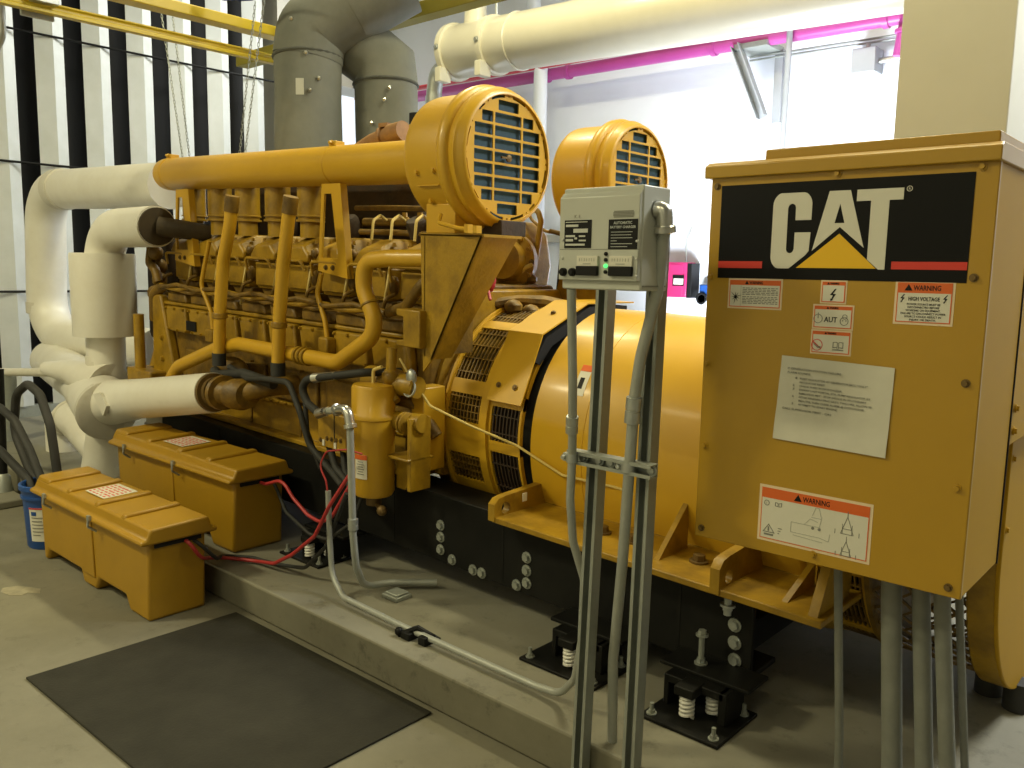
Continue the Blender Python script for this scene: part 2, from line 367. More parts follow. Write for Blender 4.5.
def cable(pts, r, label, m, group=None): return tag(MB().tube(pts, r, 10, .1).build('battery_cable', m), label, 'cable', group)
cable([(-3.80,2.3,.505), (-3.70,2.3,.505), (-3.55,2.3,.555), (-3.46,2.3,.48), (-3.34,2.3,.42), (-3.24,2.3,.405), (-3.16,2.305,.44), (-3.06,2.33,.60), (-2.98,2.34,.75)], .009, 'red battery cable drooping from the raised rear battery box', 'redrubber')
cable([(-3.64,1.80,.355), (-3.555,1.81,.35), (-3.55,1.86,.26), (-3.72,2.06,.175), (-3.56,2.15,.172), (-3.40,2.15,.20), (-3.25,2.15,.28), (-3.07,2.15,.41), (-2.96,2.15,.57), (-2.86,2.2,.74)], .009, 'red battery cable sagging from the front battery box to the conduit', 'redrubber')
cable([(-3.80,2.38,.500), (-3.73,2.37,.49), (-3.60,2.35,.37), (-3.40,2.35,.30), (-3.26,2.36,.30), (-3.10,2.39,.42), (-3.0,2.42,.7)], .009, 'black battery cable drooping from the raised rear battery box', 'rubber')
cable([(-3.64,1.84,.355), (-3.56,1.86,.33), (-3.57,1.95,.23), (-3.75,2.08,.172), (-3.62,2.17,.170), (-3.45,2.2,.170), (-3.22,2.2,.21), (-3.05,2.2,.36), (-2.93,2.22,.62)], .009, 'black battery cable resting on the pad below the sagging red cable', 'rubber')

tag(MB().tube([(-3.025,2.19,.60), (-3.035,2.19,.66), (-3.10,2.20,.72), (-3.06,2.21,.79), (-2.95,2.24,.81), (-2.87,2.26,.80)], .004, 8, .04).build('thin_wire', 'redrubber'), 'thin dark red wire looping above the open conduit end beside the filter', 'cable')

# ------------------------------------------------------------------ spring isolators
def isolator(x, y, label, pl=(-.14,.14,-.14,.15), bolt=True):
    zb = .155
    t = thing('spring_isolator', (x, y, zb), label, 'vibration isolator', 'spring isolators along the base rail')
    MB().box(x+pl[0], x+pl[1], y+pl[2], y+pl[3], zb, zb+.012).build('base_plate', 'blacksteel', t, bevel=.003)
    for dx in (-.005, .05):
        MB().tube(helix((x+dx-.01, y-.055 + (.075 if dx > 0 else 0)), .020, zb+.014, zb+.088, 5.2), .0062, 7).build('coil_spring', 'spring', t)
    MB().box(x-.05, x+.02, y-.085, y+.0, zb+.09, zb+.122).box(x-.11, x+.10, y-.03, y+.13, zb+.092, zb+.12).box(x-.12, x-.10, y-.03, y+.1, zb+.012, zb+.12).box(x+.08, x+.11, y-.03, y+.1, zb+.012, zb+.12).build('spring_housing', 'blacksteel', t, bevel=.004)
    MB().box(x-.17, x+.16, y+.02, y+.165, zb+.120, zb+.134).build('top_plate', 'blacksteel', t, bevel=.003)
    for sx, sy in ((pl[0]+.03, pl[2]+.03), (pl[1]-.03, pl[2]+.03), (pl[1]-.03, pl[3]-.04)):
        MB().bolt((x+sx, y+sy, zb+.013), (0,0,1), .012, .014).cyl((x+sx, y+sy, zb+.02), (x+sx, y+sy, zb+.05), .007).build('anchor_bolt', 'galvdark', t)
    if bolt:
        MB().bolt((x-.05, y+.09, zb+.134), (0,0,1), .016, .02).cyl((x-.05, y+.09, zb+.134), (x-.05, y+.09, zb+.245), .010).bolt((x-.05, y+.09, zb+.235), (0,0,1), .015, .018).build('levelling_bolt', 'galvdark', t)
    return t
isolator(-1.265, 2.385, 'black spring isolator with tall levelling bolt below the control cabinet', (-.14,.145,-.145,.13))
isolator(-1.76, 2.40, 'black spring isolator partly behind the left grey strut post', (-.20,.15,-.125,.12), False)
isolator(-3.42, 2.43, 'black spring isolator beside the raised battery box and red cables', (-.2,.13,-.11,.1), False)

# ------------------------------------------------------------------ strut posts, charger, conduits
def channel(mb, c, axis, length, openv, w=.041):
    # C-shaped slotted strut: axis along its length, openv the open side
    A = Vector(axis).normalized(); O = Vector(openv).normalized(); S = A.cross(O); h = w/2; t = .004
    prof = [(-h,-h), (h,-h), (h,h), (h-.010,h), (h-.010,h-t), (h-t,h-t), (h-t,-h+t), (-h+t,-h+t), (-h+t,h-t), (-h+.010,h-t), (-h+.010,h), (-h,h)]
    return mb.prism(prof, Vector(c), S, O, A*length)
def post(x0, x1, label):
    mb = MB(); d = Vector((x1-x0, 0, 1.72)); channel(mb, (x0, 1.965, 0), d, d.length, (0,-1,0))
    t = thing('strut_post', (x0, 1.965, 0), label, 'post')
    mb.build('strut_channel', 'galvdark', t, sharp=20)
    MB().box(x0-.05, x0+.05, 1.93, 1.995, 0, .008).build('foot_plate', 'galvdark', t)
    return t
post(-1.437, -1.392, 'grey slotted strut post standing left under the battery charger')
post(-1.253, -1.228, 'grey slotted strut post standing right under the battery charger')
cb = MB(); channel(cb, (-1.475, 1.924, 1.07), (1,0,0), .285, (0,-1,0), .038); 
cbt = thing('strut_crossbar', (-1.36, 1.925, 1.07), 'short horizontal slotted strut bar clamped across the two grey posts', 'strut bar')
cb.build('strut_channel', 'galvdark', cbt, sharp=20)
for x in (-1.43, -1.375, -1.335, -1.20): MB().bolt((x, 1.930, 1.07), (0,-1,0), .011, .008).build('channel_nut', 'galv', cbt)
for x, y, rr_ in ((-1.450, 1.90, .013), (-1.268, 1.919, .017)): MB().lathe([(rr_,-.012), (rr_+.004,-.012), (rr_+.004,.012), (rr_,.012)], (x, y, 1.07), (0,0,1), 18).box(x-rr_-.016, x-rr_+.002, y-.006, y+.012, 1.058, 1.082).bolt((x-rr_-.010, y-.006, 1.07), (0,-1,0), .007, .012).build('pipe_clamp', 'galv', cbt)

ch = thing('battery_charger', (-1.25, 1.85, 1.56), 'grey wall type battery charger box with two meters and green lamp on posts', 'battery charger')
x0, x1, yf, yb, z0, z1 = -1.407, -1.160, 1.765, 1.900, 1.556, 1.815
MB().box(x0, x1, yf+.012, yb, z0, z1).build('enclosure', 'grey', ch, bevel=.004)
cv = MB().prism([(yf,z0+.024), (yf,z1-.025), (yf+.012,z1-.012), (yf+.02,z1-.012), (yf+.02,z0+.024)], (x0-.003,0,0), (0,1,0), (0,0,1), (x1-x0+.0,0,0))
cvo = cv.build('front_cover', 'grey', ch, bevel=.002)
MB().box(x0, x1, yf-.0006, yf+.0, 1.6575, 1.6590).build('cover_seam', 'greyink', cvo)
npl = MB().box(-1.392, -1.306, yf-.002, yf, 1.662, 1.733).build('rating_plate', 'ink', ch); npl['label'] = 'black plate with silver print'
tx = MB()
for xx, w, zz, h in ((.004,.070,1.727,.002), (.005,.040,1.716,.006), (.030,.046,1.701,.010), (.005,.030,1.690,.005), (.048,.020,1.690,.004), (.005,.024,1.679,.006), (.034,.008,1.684,.005), (.048,.022,1.679,.004), (.005,.062,1.668,.005)):
    tx.box(-1.392+xx, -1.392+xx+w, yf-.003, yf-.002, zz, zz+h)
tx.build('plate_print', 'window', npl)
np2 = MB().box(-1.252, -1.166, yf-.002, yf, 1.659, 1.732).build('instruction_plate', 'ink', ch); np2['label'] = 'dark plate reading AUTOMATIC BATTERY CHARGER'
tx = MB(); text(tx, 'AUTOMATIC', .0095, (-1.209, yf-.0025, 1.720), align='CENTER', bold=.0002); text(tx, 'BATTERY CHARGER', .0085, (-1.209, yf-.0025, 1.710), align='CENTER', bold=.0002)
for k, w in enumerate((.064, .060, .064, .018, .064, .050)): tx.box(-1.244, -1.244+w, yf-.0025, yf-.002, 1.700-.0072*k, 1.7015-.0072*k)
tx.build('plate_print', 'galv', np2)
q = MB(); text(q, 'K. E.', .012, (-1.362, yf-.0004, 1.738)); q.build('cover_lettering', 'greyink', ch)
q = MB()
for k in range(5): q.box(-1.240+.002*(k in (0,4)), -1.178-.002*(k in (0,4)), yf-.001, yf, 1.7365+.0035*k, 1.7388+.0035*k)
q.build('cover_print', 'greyink', ch)
for xa, w in ((-1.347, .068), (-1.245, .070)):
    me_ = MB().box(xa, xa+w, yf-.010, yf, 1.592, 1.616).build('meter', 'ink', ch, bevel=.002); me_['label'] = 'black based panel meter with pale dial'
    fa = MB().box(xa+.001, xa+w-.001, yf-.007, yf, 1.616, 1.642).build('dial_face', 'decal', me_, bevel=.001)
    sc = MB()
    for k in range(7): sc.box(xa+.010+k*(w-.022)/6, xa+.0112+k*(w-.022)/6, yf-.008, yf-.007, 1.628, 1.636)
    sc.box(xa+.022, xa+w-.022, yf-.008, yf-.007, 1.6205, 1.6235); sc.build('dial_scale', 'faint', me_)
for k, z in enumerate((1.647, 1.632, 1.617, 1.602)):
    MB().lathe([(.005,0), (.005,.004), (.003,.006), (0,.0065)], (-1.2575, yf, z), (0,-1,0), 14).build('indicator_lamp', 'led' if k == 2 else 'ink', ch)
for xx in (-1.392, -1.362): MB().lathe([(.011,0), (.0105,.008), (.009,.009), (.007,.013), (0,.013)], (xx, yf, 1.600), (0,-1,0), 16).build('fuse_cap', 'ink', ch)
for xx, z in ((-1.398,1.683), (-1.167,1.678), (-1.167,1.635), (-1.167,1.593), (-1.398,1.636)): MB().lathe([(.004,0), (.003,.003), (0,.0035)], (xx, yf, z), (0,-1,0), 10).build('cover_screw', 'chrome', ch)
MB().box(-1.43, -1.20, 1.90, 1.944, 1.60, 1.66).build('mounting_bar', 'galvdark', ch, bevel=.003)
MB().box(x1, x1+.002, yf+.02, yb-.01, z0+.01, z0+.014).build('side_seam', 'greyink', ch)

def conduit(pts, r, label, couplings=(), m='conduit', fil=.10, elbow=None, group=None):
    P = Vector(pts[0]); t = thing('conduit', pts[0], label, 'conduit', group)
    MB().tube(pts, r, 14, fil, 7).build('conduit_pipe', m, t)
    for a, d, l in couplings:
        A = Vector(a); D = Vector(d).normalized()
        MB().lathe([(r*1.05,0), (r*1.42,.002), (r*1.42,l*.45), (r*1.28,l*.47), (r*1.28,l*.53), (r*1.42,l*.55), (r*1.42,l-.002), (r*1.05,l)], A, D, 14).build('coupling', 'galv', t)
    if elbow:
        e = MB(); e.tube(elbow, r*1.35, 14, .04); e.lathe([(r*1.5,0), (r*1.8,.003), (r*1.8,.018), (r*1.5,.02)], elbow[-1], Vector(elbow[-1])-Vector(elbow[-2]), 14); e.lathe([(r*1.5,0), (r*1.8,.003), (r*1.8,.012), (r*1.5,.014)], elbow[0], Vector(elbow[0])-Vector(elbow[1]), 14)
        e.build('elbow_fitting', 'chrome', t)
    return t
conduit([(-1.385,1.79,1.556), (-1.402,1.83,1.30), (-1.45,1.90,1.075), (-1.457,1.905,.945), (-1.465,1.935,.81), (-1.456,1.985,.68), (-1.50,2.04,.45), (-1.555,2.085,.29), (-1.64,2.12,.195), (-1.75,2.125,.182), (-2.437,2.130,.182), (-2.86,2.146,.185), (-2.985,2.18,.24), (-3.014,2.19,.40), (-3.022,2.19,.62)],
        .0125, 'thin conduit running from charger down its left post and along the pad edge', [((-1.425,1.862,1.20), (-.20,.25,-1), .055)], fil=.10)
conduit([(-1.165,1.835,1.757), (-1.140,1.838,1.757), (-1.140,1.845,1.72), (-1.168,1.87,1.56), (-1.232,1.90,1.375), (-1.253,1.91,1.26), (-1.267,1.92,1.06), (-1.304,1.96,.785), (-1.365,2.02,.44), (-1.385,2.061,.155)], .0155, 'grey conduit curving from the right side of the charger down to the pad',
        [((-1.2505,1.907,1.27), (-.10,.05,-1), .075)], elbow=[(-1.160,1.835,1.757), (-1.138,1.837,1.757), (-1.139,1.843,1.72)], fil=.25)
conduit([(-2.99,2.16,.985), (-2.83,2.15,1.012), (-2.81,2.15,.95), (-2.795,2.15,.48), (-2.80,2.17,.33), (-2.86,2.26,.20), (-2.85,2.40,.185), (-2.70,2.55,.185)], .0155, 'grey conduit standing beside the yellow filter canister with an elbow on top', [((-2.794,2.15,.50), (0,0,1), .05)],
        elbow=[(-2.90,2.155,1.003), (-2.825,2.15,1.015), (-2.81,2.15,.955)], fil=.12)
cl = thing('pipe_support', (-2.36, 2.13, .155), 'small black bracket clamped over the thin conduit on the pad edge', 'bracket')
MB().box(-2.42, -2.37, 2.09, 2.17, .155, .185).box(-2.33, -2.29, 2.10, 2.16, .155, .19).build('bracket_block', 'blacksteel', cl, bevel=.004)
MB().tube([(-2.44,2.10,.16), (-2.36,2.13,.205), (-2.28,2.17,.165)], .011, 8).ball((-2.44,2.10,.175), .018, 10).build('clamp_strap', 'blacksteel', cl)
sb = MB().box(-2.80, -2.70, 2.31, 2.40, .155, .175).box(-2.79, -2.71, 2.32, 2.39, .175, .185); tag(sb.build('support_block', 'galvdark', bevel=.004), 'small grey block on the pad beneath the bent filter conduit', 'block')
# conduits dropping from the control cabinet to the pad
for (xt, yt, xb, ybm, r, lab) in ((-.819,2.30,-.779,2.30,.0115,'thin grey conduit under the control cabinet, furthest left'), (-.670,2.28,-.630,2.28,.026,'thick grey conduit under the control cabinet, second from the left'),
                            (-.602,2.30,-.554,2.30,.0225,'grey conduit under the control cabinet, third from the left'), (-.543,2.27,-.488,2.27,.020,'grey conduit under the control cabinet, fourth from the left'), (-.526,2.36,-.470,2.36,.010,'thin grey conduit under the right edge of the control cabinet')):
    conduit([(xt,yt,.865), (xt+.003,yt,.78), (xb,ybm,.30), (xb+.004,ybm,.155)], r, lab, fil=.6, m='shadedconduit')

# ------------------------------------------------------------------ control cabinet
CX0, CX1, CY, CZ0, CZ1 = -1.156, -.462, 2.10, .862, 1.858
cab = thing('control_cabinet', (-.81, 2.6, CZ0), 'large yellow electrical control cabinet with black logo panel on the right', 'electrical cabinet')
MB().box(CX0+.004, CX1-.002, CY+.012, CY+.35, CZ0, CZ1).build('housing', 'panelside', cab, bevel=.004)
MB().box(CX0+.02, CX1-.004, CY+.352, 3.95, 1.172, CZ1).build('rear_housing', 'panelside', cab, bevel=.004)
MB().box(CX0, CX1, CY, CY+.014, CZ0, CZ1+.002).build('front_panel', 'panel', cab, bevel=.003)
lid = MB().prism([(0,0), (0,.032), (.02,.042), (1.86,.042), (1.86,0)], (CX0-.014, CY-.016, 1.856), (0,1,0), (0,0,1), (CX1-CX0+.018,0,0))
lo_ = lid.build('drip_lid', 'panel', cab, bevel=.003)
MB().box(CX0+.14, CX1-.01, CY+.02, 3.7, 1.898, 1.925).build('lid_cap', 'panel', lo_, bevel=.004)
for x, z in ((-1.137,1.835), (-.815,1.85), (-.497,1.846), (-1.145,1.594), (-1.143,1.356), (-.492,1.367), (-1.137,1.126), (-.490,1.124), (-1.135,.888), (-.812,.888), (-.490,.886), (-.495,1.604)):
    MB().bolt((x, CY, z), (0,-1,0), .0068, .010).build('panel_bolt', 'bronze' if random.random() < .3 else 'panel', cab)
for y, z in ((2.50,1.27), (2.50,1.21), (2.50,1.75)): MB().bolt((CX1, y, z), (1,0,0), .008, .008).build('panel_bolt', 'panelside', cab)
MB().box(CX1-.004, CX1+.001, CY+.350, CY+.354, CZ0+.0, CZ1).build('panel_seam', 'dark', cab)
Y = CY - .001
lg = MB().box(-1.124, -.509, CY-.0015, CY, 1.592, 1.836).build('logo_panel', 'logoblack', cab); lg['label'] = 'black panel with white CAT lettering over a golden triangle'
def P_(mb, loops, y=CY-.0022): return flat(mb, loops, (0, y, 0), (1,0,0), (0,0,1), .0012)
# letter shapes
c = MB()
zb, zt = 1.6195, 1.809
xl, xr = -.975, -.873
def arc(cx, cz, r, a0, a1, n=8): return [(cx + r*cos(radians(a0+(a1-a0)*k/n)), cz + r*sin(radians(a0+(a1-a0)*k/n))) for k in range(n+1)]
xi, xo = -.935, -.914      # counter of the letter C
C_ = [(xr, 1.7405)] + [(xr, 1.782)] + arc(xr-.034, zt-.030, .034, 0, 90)[1:] + arc(xl+.034, zt-.030, .034, 90, 180) + arc(xl+.034, zb+.030, .034, 180, 270)
C_ = [(x, min(max(z, zb), zt)) for x, z in C_]
C_ += [(-.925, zb), (-.884, zb+.033), (xr-.002, zb+.044), (xr, 1.710), (xo-.000, 1.710), (xo, 1.668)] + arc((xi+xo)/2, 1.668, .010, 0, -180, 6) + [(xi, 1.772)] + arc((xi+xo)/2, 1.772, .010, 180, 0, 6) + [(xo, 1.7405)]
P_(c, [C_])
A_ = [(-.836, zt), (-.776, zt), (-.732, 1.672), (-.800, 1.722), (-.874, 1.658)]
A_ = [(-.831, zt), (-.780, zt), (-.740, 1.671), (-.8005, 1.7215), (-.867, 1.664)]
P_(c, [A_, [(-.803, 1.778), (-.790, 1.731), (-.8145, 1.731)]])
T_ = [(-.764, zt), (-.657, zt), (-.657, 1.782), (-.688, 1.782), (-.688, zb), (-.703, zb), (-.730, 1.643), (-.730, 1.782), (-.764, 1.782)]
P_(c, [T_])
P_(c, [circ(-.645, 1.806, .0065), circ(-.645, 1.806, .0051)]); text(c, 'R', .0085, (-.6475, CY-.0022, 1.8029))
c.build('logo_lettering', 'decal', lg)
P_(MB(), [[(-.905, zb+.002), (-.8005, zb+.086), (-.708, zb+.002)]]).build('logo_triangle', 'sunyellow', lg)
P_(MB(), [[(-1.123, 1.619), (-.997, 1.619), (-.997, 1.637), (-1.123, 1.637)]]).build('logo_stripe', 'red', lg)
P_(MB(), [[(-.673, 1.6205), (-.510, 1.6205), (-.510, 1.6385), (-.673, 1.6385)]]).build('logo_stripe', 'red', lg)

def warning(x0, x1, z0, z1, hd, label, hsize, hx=None):
    b = MB().box(x0, x1, CY-.001, CY, z0, z1).build('warning_label', 'cream', cab); b['label'] = label
    m = (z1-z0)*.035+.0018
    o = MB(); e = .0022
    P_(o, [[(x0+m,z0+m), (x1-m,z0+m), (x1-m,z1-m), (x0+m,z1-m)], [(x0+m+e,z0+m+e), (x1-m-e,z0+m+e), (x1-m-e,z1-m-hd), (x0+m+e,z1-m-hd)]], CY-.0018); o.build('label_border', 'orange', b)
    P_(MB(), [[(x0+m+e,z0+m+e), (x1-m-e,z0+m+e), (x1-m-e,z1-m-hd), (x0+m+e,z1-m-hd)]], CY-.0016).build('label_field', 'decal', b)
    t = MB(); cx = (x0+x1)/2; zz = z1-m-hd/2
    w = hsize*3.6
    text(t, 'WARNING', hsize, (cx - w*.40, CY-.0026, zz-hsize*.34), width=w, bold=.0003)
    P_(t, [[(cx-w*.40-hsize*1.2, zz-hsize*.4), (cx-w*.40-hsize*.15, zz-hsize*.4), (cx-w*.40-hsize*.68, zz+hsize*.5)]], CY-.0026)
    t.build('label_heading', 'ink', b)
    return b
def bolt_sign(mb, x, z, h): return P_(mb, [[(x+.15*h, z+.5*h), (x-.25*h, z-.02*h), (x+.02*h, z-.02*h), (x-.12*h, z-.34*h), (x-.2*h, z-.3*h), (x-.16*h, z-.52*h), (x+.04*h, z-.36*h), (x-.04*h, z-.36*h), (x+.24*h, z+.08*h), (x-.02*h, z+.08*h), (x+.26*h, z+.5*h)]], CY-.0026)
Yt = CY-.0026
# left label: entangled figure and two text blocks
b = warning(-1.090, -.938, 1.512, 1.592, .013, 'orange headed warning label with a spark figure and small print', .0105)
t = MB()
for k in range(9):
    a = 2*pi*k/9 + .3; r1 = .013 + .006*(k % 3 == 0); ca, sa = cos(a), sin(a)
    P_(t, [[(-1.067+ca*.001-sa*.0012, 1.543+sa*.001+ca*.0012), (-1.067+ca*r1, 1.543+sa*r1), (-1.067+ca*.001+sa*.0012, 1.543+sa*.001-ca*.0012)]], Yt)
P_(t, [circ(-1.067, 1.543, .004, 10)], Yt)
t.build('label_pictogram', 'ink', b)
t = MB(); t.box(-1.053, -1.0525, CY-.0026, CY-.002, 1.518, 1.573)
for blk in (1.568, 1.545):
    for i in range(5):
        x = -1.048
        while x < -.953:
            w = random.uniform(.006, .014); t.box(x, min(x+w, -.949), CY-.0026, CY-.002, blk-.0042*i-.0022, blk-.0042*i); x += w+.0025
t.build('label_print', 'greyink', b)
# centre stack
b = warning(-.838, -.773, 1.534, 1.592, .0085, 'small warning label with lightning bolt', .0062)
bolt_sign(MB(), -.806, 1.556, .030).build('label_pictogram', 'ink', b)
b = warning(-.854, -.752, 1.470, 1.532, .0085, 'warning label reading AUT between a stop symbol and an engine outline', .0062)
t = MB(); text(t, 'AUT', .0185, (-.824, Yt, 1.4885), width=.033, bold=.0003); t.build('label_lettering', 'ink', b)
t = MB(); P_(t, [circ(-.8395, 1.496, .0115), circ(-.8395, 1.496, .0100)], Yt); t.box(-.8405, -.8385, CY-.003, CY-.002, 1.497, 1.511)
P_(t, [circ(-.774, 1.492, .0105), circ(-.774, 1.492, .009)], Yt); P_(t, [circ(-.773, 1.503, .0062), circ(-.773, 1.503, .0048)], Yt); t.box(-.779, -.7765, CY-.003, CY-.002, 1.492, 1.495).box(-.771, -.7685, CY-.003, CY-.002, 1.492, 1.495)
t.build('label_pictogram', 'greyink', b)
b = warning(-.855, -.753, 1.407, 1.469, .0085, 'warning label with a crossed circle and an open book', .0062)
t = MB(); P_(t, [circ(-.838, 1.430, .0145), circ(-.838, 1.430, .0128)], Yt); P_(t, [[(-.848,1.4395), (-.8495,1.438), (-.828,1.4205), (-.8265,1.422)]], Yt); t.build('label_prohibition', 'red', b)
t = MB(); P_(t, [[(-.848,1.436), (-.842,1.431), (-.833,1.426), (-.829,1.428), (-.829,1.423), (-.835,1.422), (-.845,1.430)]], Yt)
for sx in (-1, 1): P_(t, [[(-.785+sx*.001,1.4235), (-.785+sx*.001,1.4385), (-.785+sx*.004,1.4405), (-.785+sx*.013,1.4395), (-.785+sx*.013,1.4245), (-.785+sx*.004,1.4255)], [(-.785+sx*.0025,1.427), (-.785+sx*.0025,1.4375), (-.785+sx*.0045,1.439), (-.785+sx*.0115,1.438), (-.785+sx*.0115,1.427), (-.785+sx*.0045,1.4275)]], Yt)
P_(t, [[(-.799,1.421), (-.786,1.4225), (-.784,1.4225), (-.771,1.421), (-.771,1.419), (-.799,1.419)]], Yt)
t.build('label_pictogram', 'greyink', b)
# high voltage label
b = warning(-.660, -.530, 1.493, 1.596, .024, 'large warning label reading HIGH VOLTAGE', .0165)
t = MB(); text(t, 'HIGH VOLTAGE', .0125, (-.629, Yt, 1.549), width=.068, bold=.0003)
bolt_sign(t, -.642, 1.554, .019); bolt_sign(t, -.549, 1.554, .019)
for i, s_ in enumerate(('POWER SOURCE MUST BE', 'DISCONNECTED BEFORE', 'WORKING ON EQUIPMENT.', 'FAILURE TO DISCONNECT POWER', 'SOURCE COULD RESULT IN', 'INJURY OR DEATH.')):
    w = .0037*len(s_)*.98; text(t, s_, .0066, (-.595-w/2, Yt, 1.5385-.0072*i), width=w, bold=.0001)
t.build('label_lettering', 'ink', b)
# low wide label with lifting sketches
b = warning(-.967, -.671, .895, 1.048, .027, 'wide warning label with faint lifting diagrams', .0195)
t = MB()
P_(t, [circ(-.9445, 1.000, .0075, 16), circ(-.9445, 1.000, .006, 16)], Yt); text(t, 'i', .010, (-.946, Yt, .9965))
for sx in (-1, 1): P_(t, [[(-.912+sx*.0008,.994), (-.912+sx*.0008,1.004), (-.912+sx*.009,1.006), (-.912+sx*.009,.995)], [(-.912+sx*.002,.9955), (-.912+sx*.002,1.003), (-.912+sx*.0078,1.0045), (-.912+sx*.0078,.996)]], Yt)
P_(t, [[(-.952,.920), (-.936,.944), (-.918,.920)], [(-.948,.922), (-.936,.941), (-.922,.922)]], Yt); t.box(-.938,-.934,CY-.003,CY-.002,.924,.936).box(-.948,-.922,CY-.003,CY-.002,.912,.917)
for i in range(3): t.box(-.910,-.899-.003*i,CY-.003,CY-.002,.935-.007*i,.937-.007*i)
t.build('label_pictogram', 'greyink', b)
def stroke(mb, a, c, w=.0012):
    dx, dz = c[0]-a[0], c[1]-a[1]; l = sqrt(dx*dx+dz*dz); nx, nz = -dz/l*w/2, dx/l*w/2
    return P_(mb, [[(a[0]+nx,a[1]+nz), (c[0]+nx,c[1]+nz), (c[0]-nx,c[1]-nz), (a[0]-nx,a[1]-nz)]], Yt)
t = MB()
for cx, cz, k in ((-.730,.985,1), (-.730,.925,.85)):
    for a, c2 in (((-.016,-.025), (0,.02)), ((.016,-.025), (0,.02)), ((-.016,-.025), (.016,-.025)), ((0,.02), (0,.034)), ((-.012,-.012), (.012,-.012)), ((-.012,.0), (-.012,-.025)), ((.012,0), (.012,-.025)), ((-.03,-.028), (-.03,-.016)), ((.03,-.028), (.03,-.016))):
        stroke(t, (cx+a[0]*k, cz+a[1]*k), (cx+c2[0]*k, cz+c2[1]*k))
t.build('label_diagram', 'greyink', b)
t = MB()
for a, c2 in (((-.875,.935),(-.80,.935)), ((-.875,.935),(-.875,.962)), ((-.875,.962),(-.80,.962)), ((-.80,.962),(-.795,.99)), ((-.868,.928),(-.79,.924)), ((-.84,.962),(-.825,.98)), ((-.825,.98),(-.805,.975)), ((-.80,.935),(-.775,.93)), ((-.775,.93),(-.772,.95)),
              ((-.820,.99),(-.812,1.012)), ((-.812,1.012),(-.803,1.012)), ((-.803,1.012),(-.797,.99)), ((-.822,.985),(-.796,.985))): stroke(t, a, c2)
t.build('label_sketch', 'faint', b)
t = MB()
for x in (-.817, -.800): P_(t, [circ(x, .957, .004, 8)], Yt)
t.build('label_mark', 'greyink', b)

# taped instruction sheet
sh = thing('instruction_sheet', (-.79, CY-.003, 1.28), 'creased white printed sheet stuck on the yellow cabinet front', 'paper sheet')
c00, c10, c11, c01 = (-.938,1.1765), (-.651,1.169), (-.646,1.388), (-.927,1.3965)
mb = MB(); nx, nz = 14, 12; vs = []
for j in range(nz+1):
    for i in range(nx+1):
        u, v = i/nx, j/nz
        x = (1-v)*((1-u)*c00[0]+u*c10[0]) + v*((1-u)*c01[0]+u*c11[0]); z = (1-v)*((1-u)*c00[1]+u*c10[1]) + v*((1-u)*c01[1]+u*c11[1])
        d = .0018 + .0022*abs(sin(v*7.3+u*.8))*(.4+.6*abs(u-.5)*2) + .004*(1-v)**3
        vs.append((x, CY-d, z))
W = nx+1
mb.add(vs, [(j*W+i, j*W+i+1, (j+1)*W+i+1, (j+1)*W+i) for j in range(nz) for i in range(nx)])
mb.add([(x, y+.0008, z) for x, y, z in vs], [(j*W+i, (j+1)*W+i, (j+1)*W+i+1, j*W+i+1) for j in range(nz) for i in range(nx)])
mb.build('sheet', 'paper', sh, sharp=60)
t = MB(); U = Vector((c11[0]-c01[0], 0, c11[1]-c01[1])).normalized(); Wv = Vector((0,0,1))
def ln(s_, dx, dz, size=.0072): text(t, s_, size, (c01[0]+dx, CY-.0062, c01[1]-dz-dx*.03), U, Wv, width=size*.66*len(s_), bold=.00012)
ln('IF GENERATION STATION FAILURE', .018, .033); ln('ALARM SOUNDS:', .018, .043)
for i, (n_, s_) in enumerate((('1', 'RESET REGULATOR AT GENERATOR MCC "ONLY"'), ('', 'REGULATOR RESET'), ('2', 'CHECK FUSES IN SWITCHGEAR'), ('3', 'DEFEAT LAST PORTAL STA. PUMP REGULATOR BY'), ('', 'REMOVING MET - STOP DEVICE IN SECONDARY'), ('4', 'AFTER REGENERATING BATT. TWO HRS, ALLOW 30'), ('', 'MINUTES, THEN CLEAR ALARM @ SWITCHGEAR'), ('5', 'ATTEMPT TO START ENGINE'))):
    if n_: ln(n_, .034, .056+.0096*i)
    ln(s_, .052, .056+.0096*i, .0066)
ln('CALL SUPERVISOR FIRST - OK?', .010, .138)
t.build('sheet_print', 'greyink', sh)

# ------------------------------------------------------------------ insulated white piping at the engine front
WP = 'white jacketed pipe'
def ptag(o, l): return tag(o, l, 'pipe')
pl = thing('insulated_pipe', (-7.9, 2.9, 1.2), 'white insulated pipe looping far left from the engine top down and back under', 'pipe')
MB().tube([(-5.80,2.9,2.145), (-8.07,2.9,2.225), (-8.20,2.9,.95), (-7.2,2.95,.95), (-6.3,3.0,.95)], .162, 28, .34, 10).build('pipe_jacket', 'white', pl)
MB().lathe([(.163,0), (.172,.004), (.172,.13), (.163,.134)], (-7.62,2.9,2.208), (-1,0,.035), 28).build('jacket_band', 'band', pl)
MB().lathe([(.163,0), (.168,.003), (.168,.10), (.163,.103)], (-8.17,2.9,1.25), (0,0,-1), 28).build('jacket_band', 'band', pl)
pe = thing('insulated_pipe', (-5.95, 2.5, .6), 'white insulated elbow pipe with a wide cylindrical sleeve beside the engine front', 'pipe')
MB().tube([(-5.19,2.5,1.832), (-5.95,2.5,1.832), (-6.0,2.5,1.3), (-6.02,2.5,.62)], .127, 28, .26, 10).build('pipe_jacket', 'white', pe)
MB().lathe([(.128,0), (.205,.0), (.208,.012), (.210,.55), (.206,.565), (.128,.565)], (-6.0,2.5,1.102), (0,0,1), 40).build('insulation_sleeve', 'white', pe)
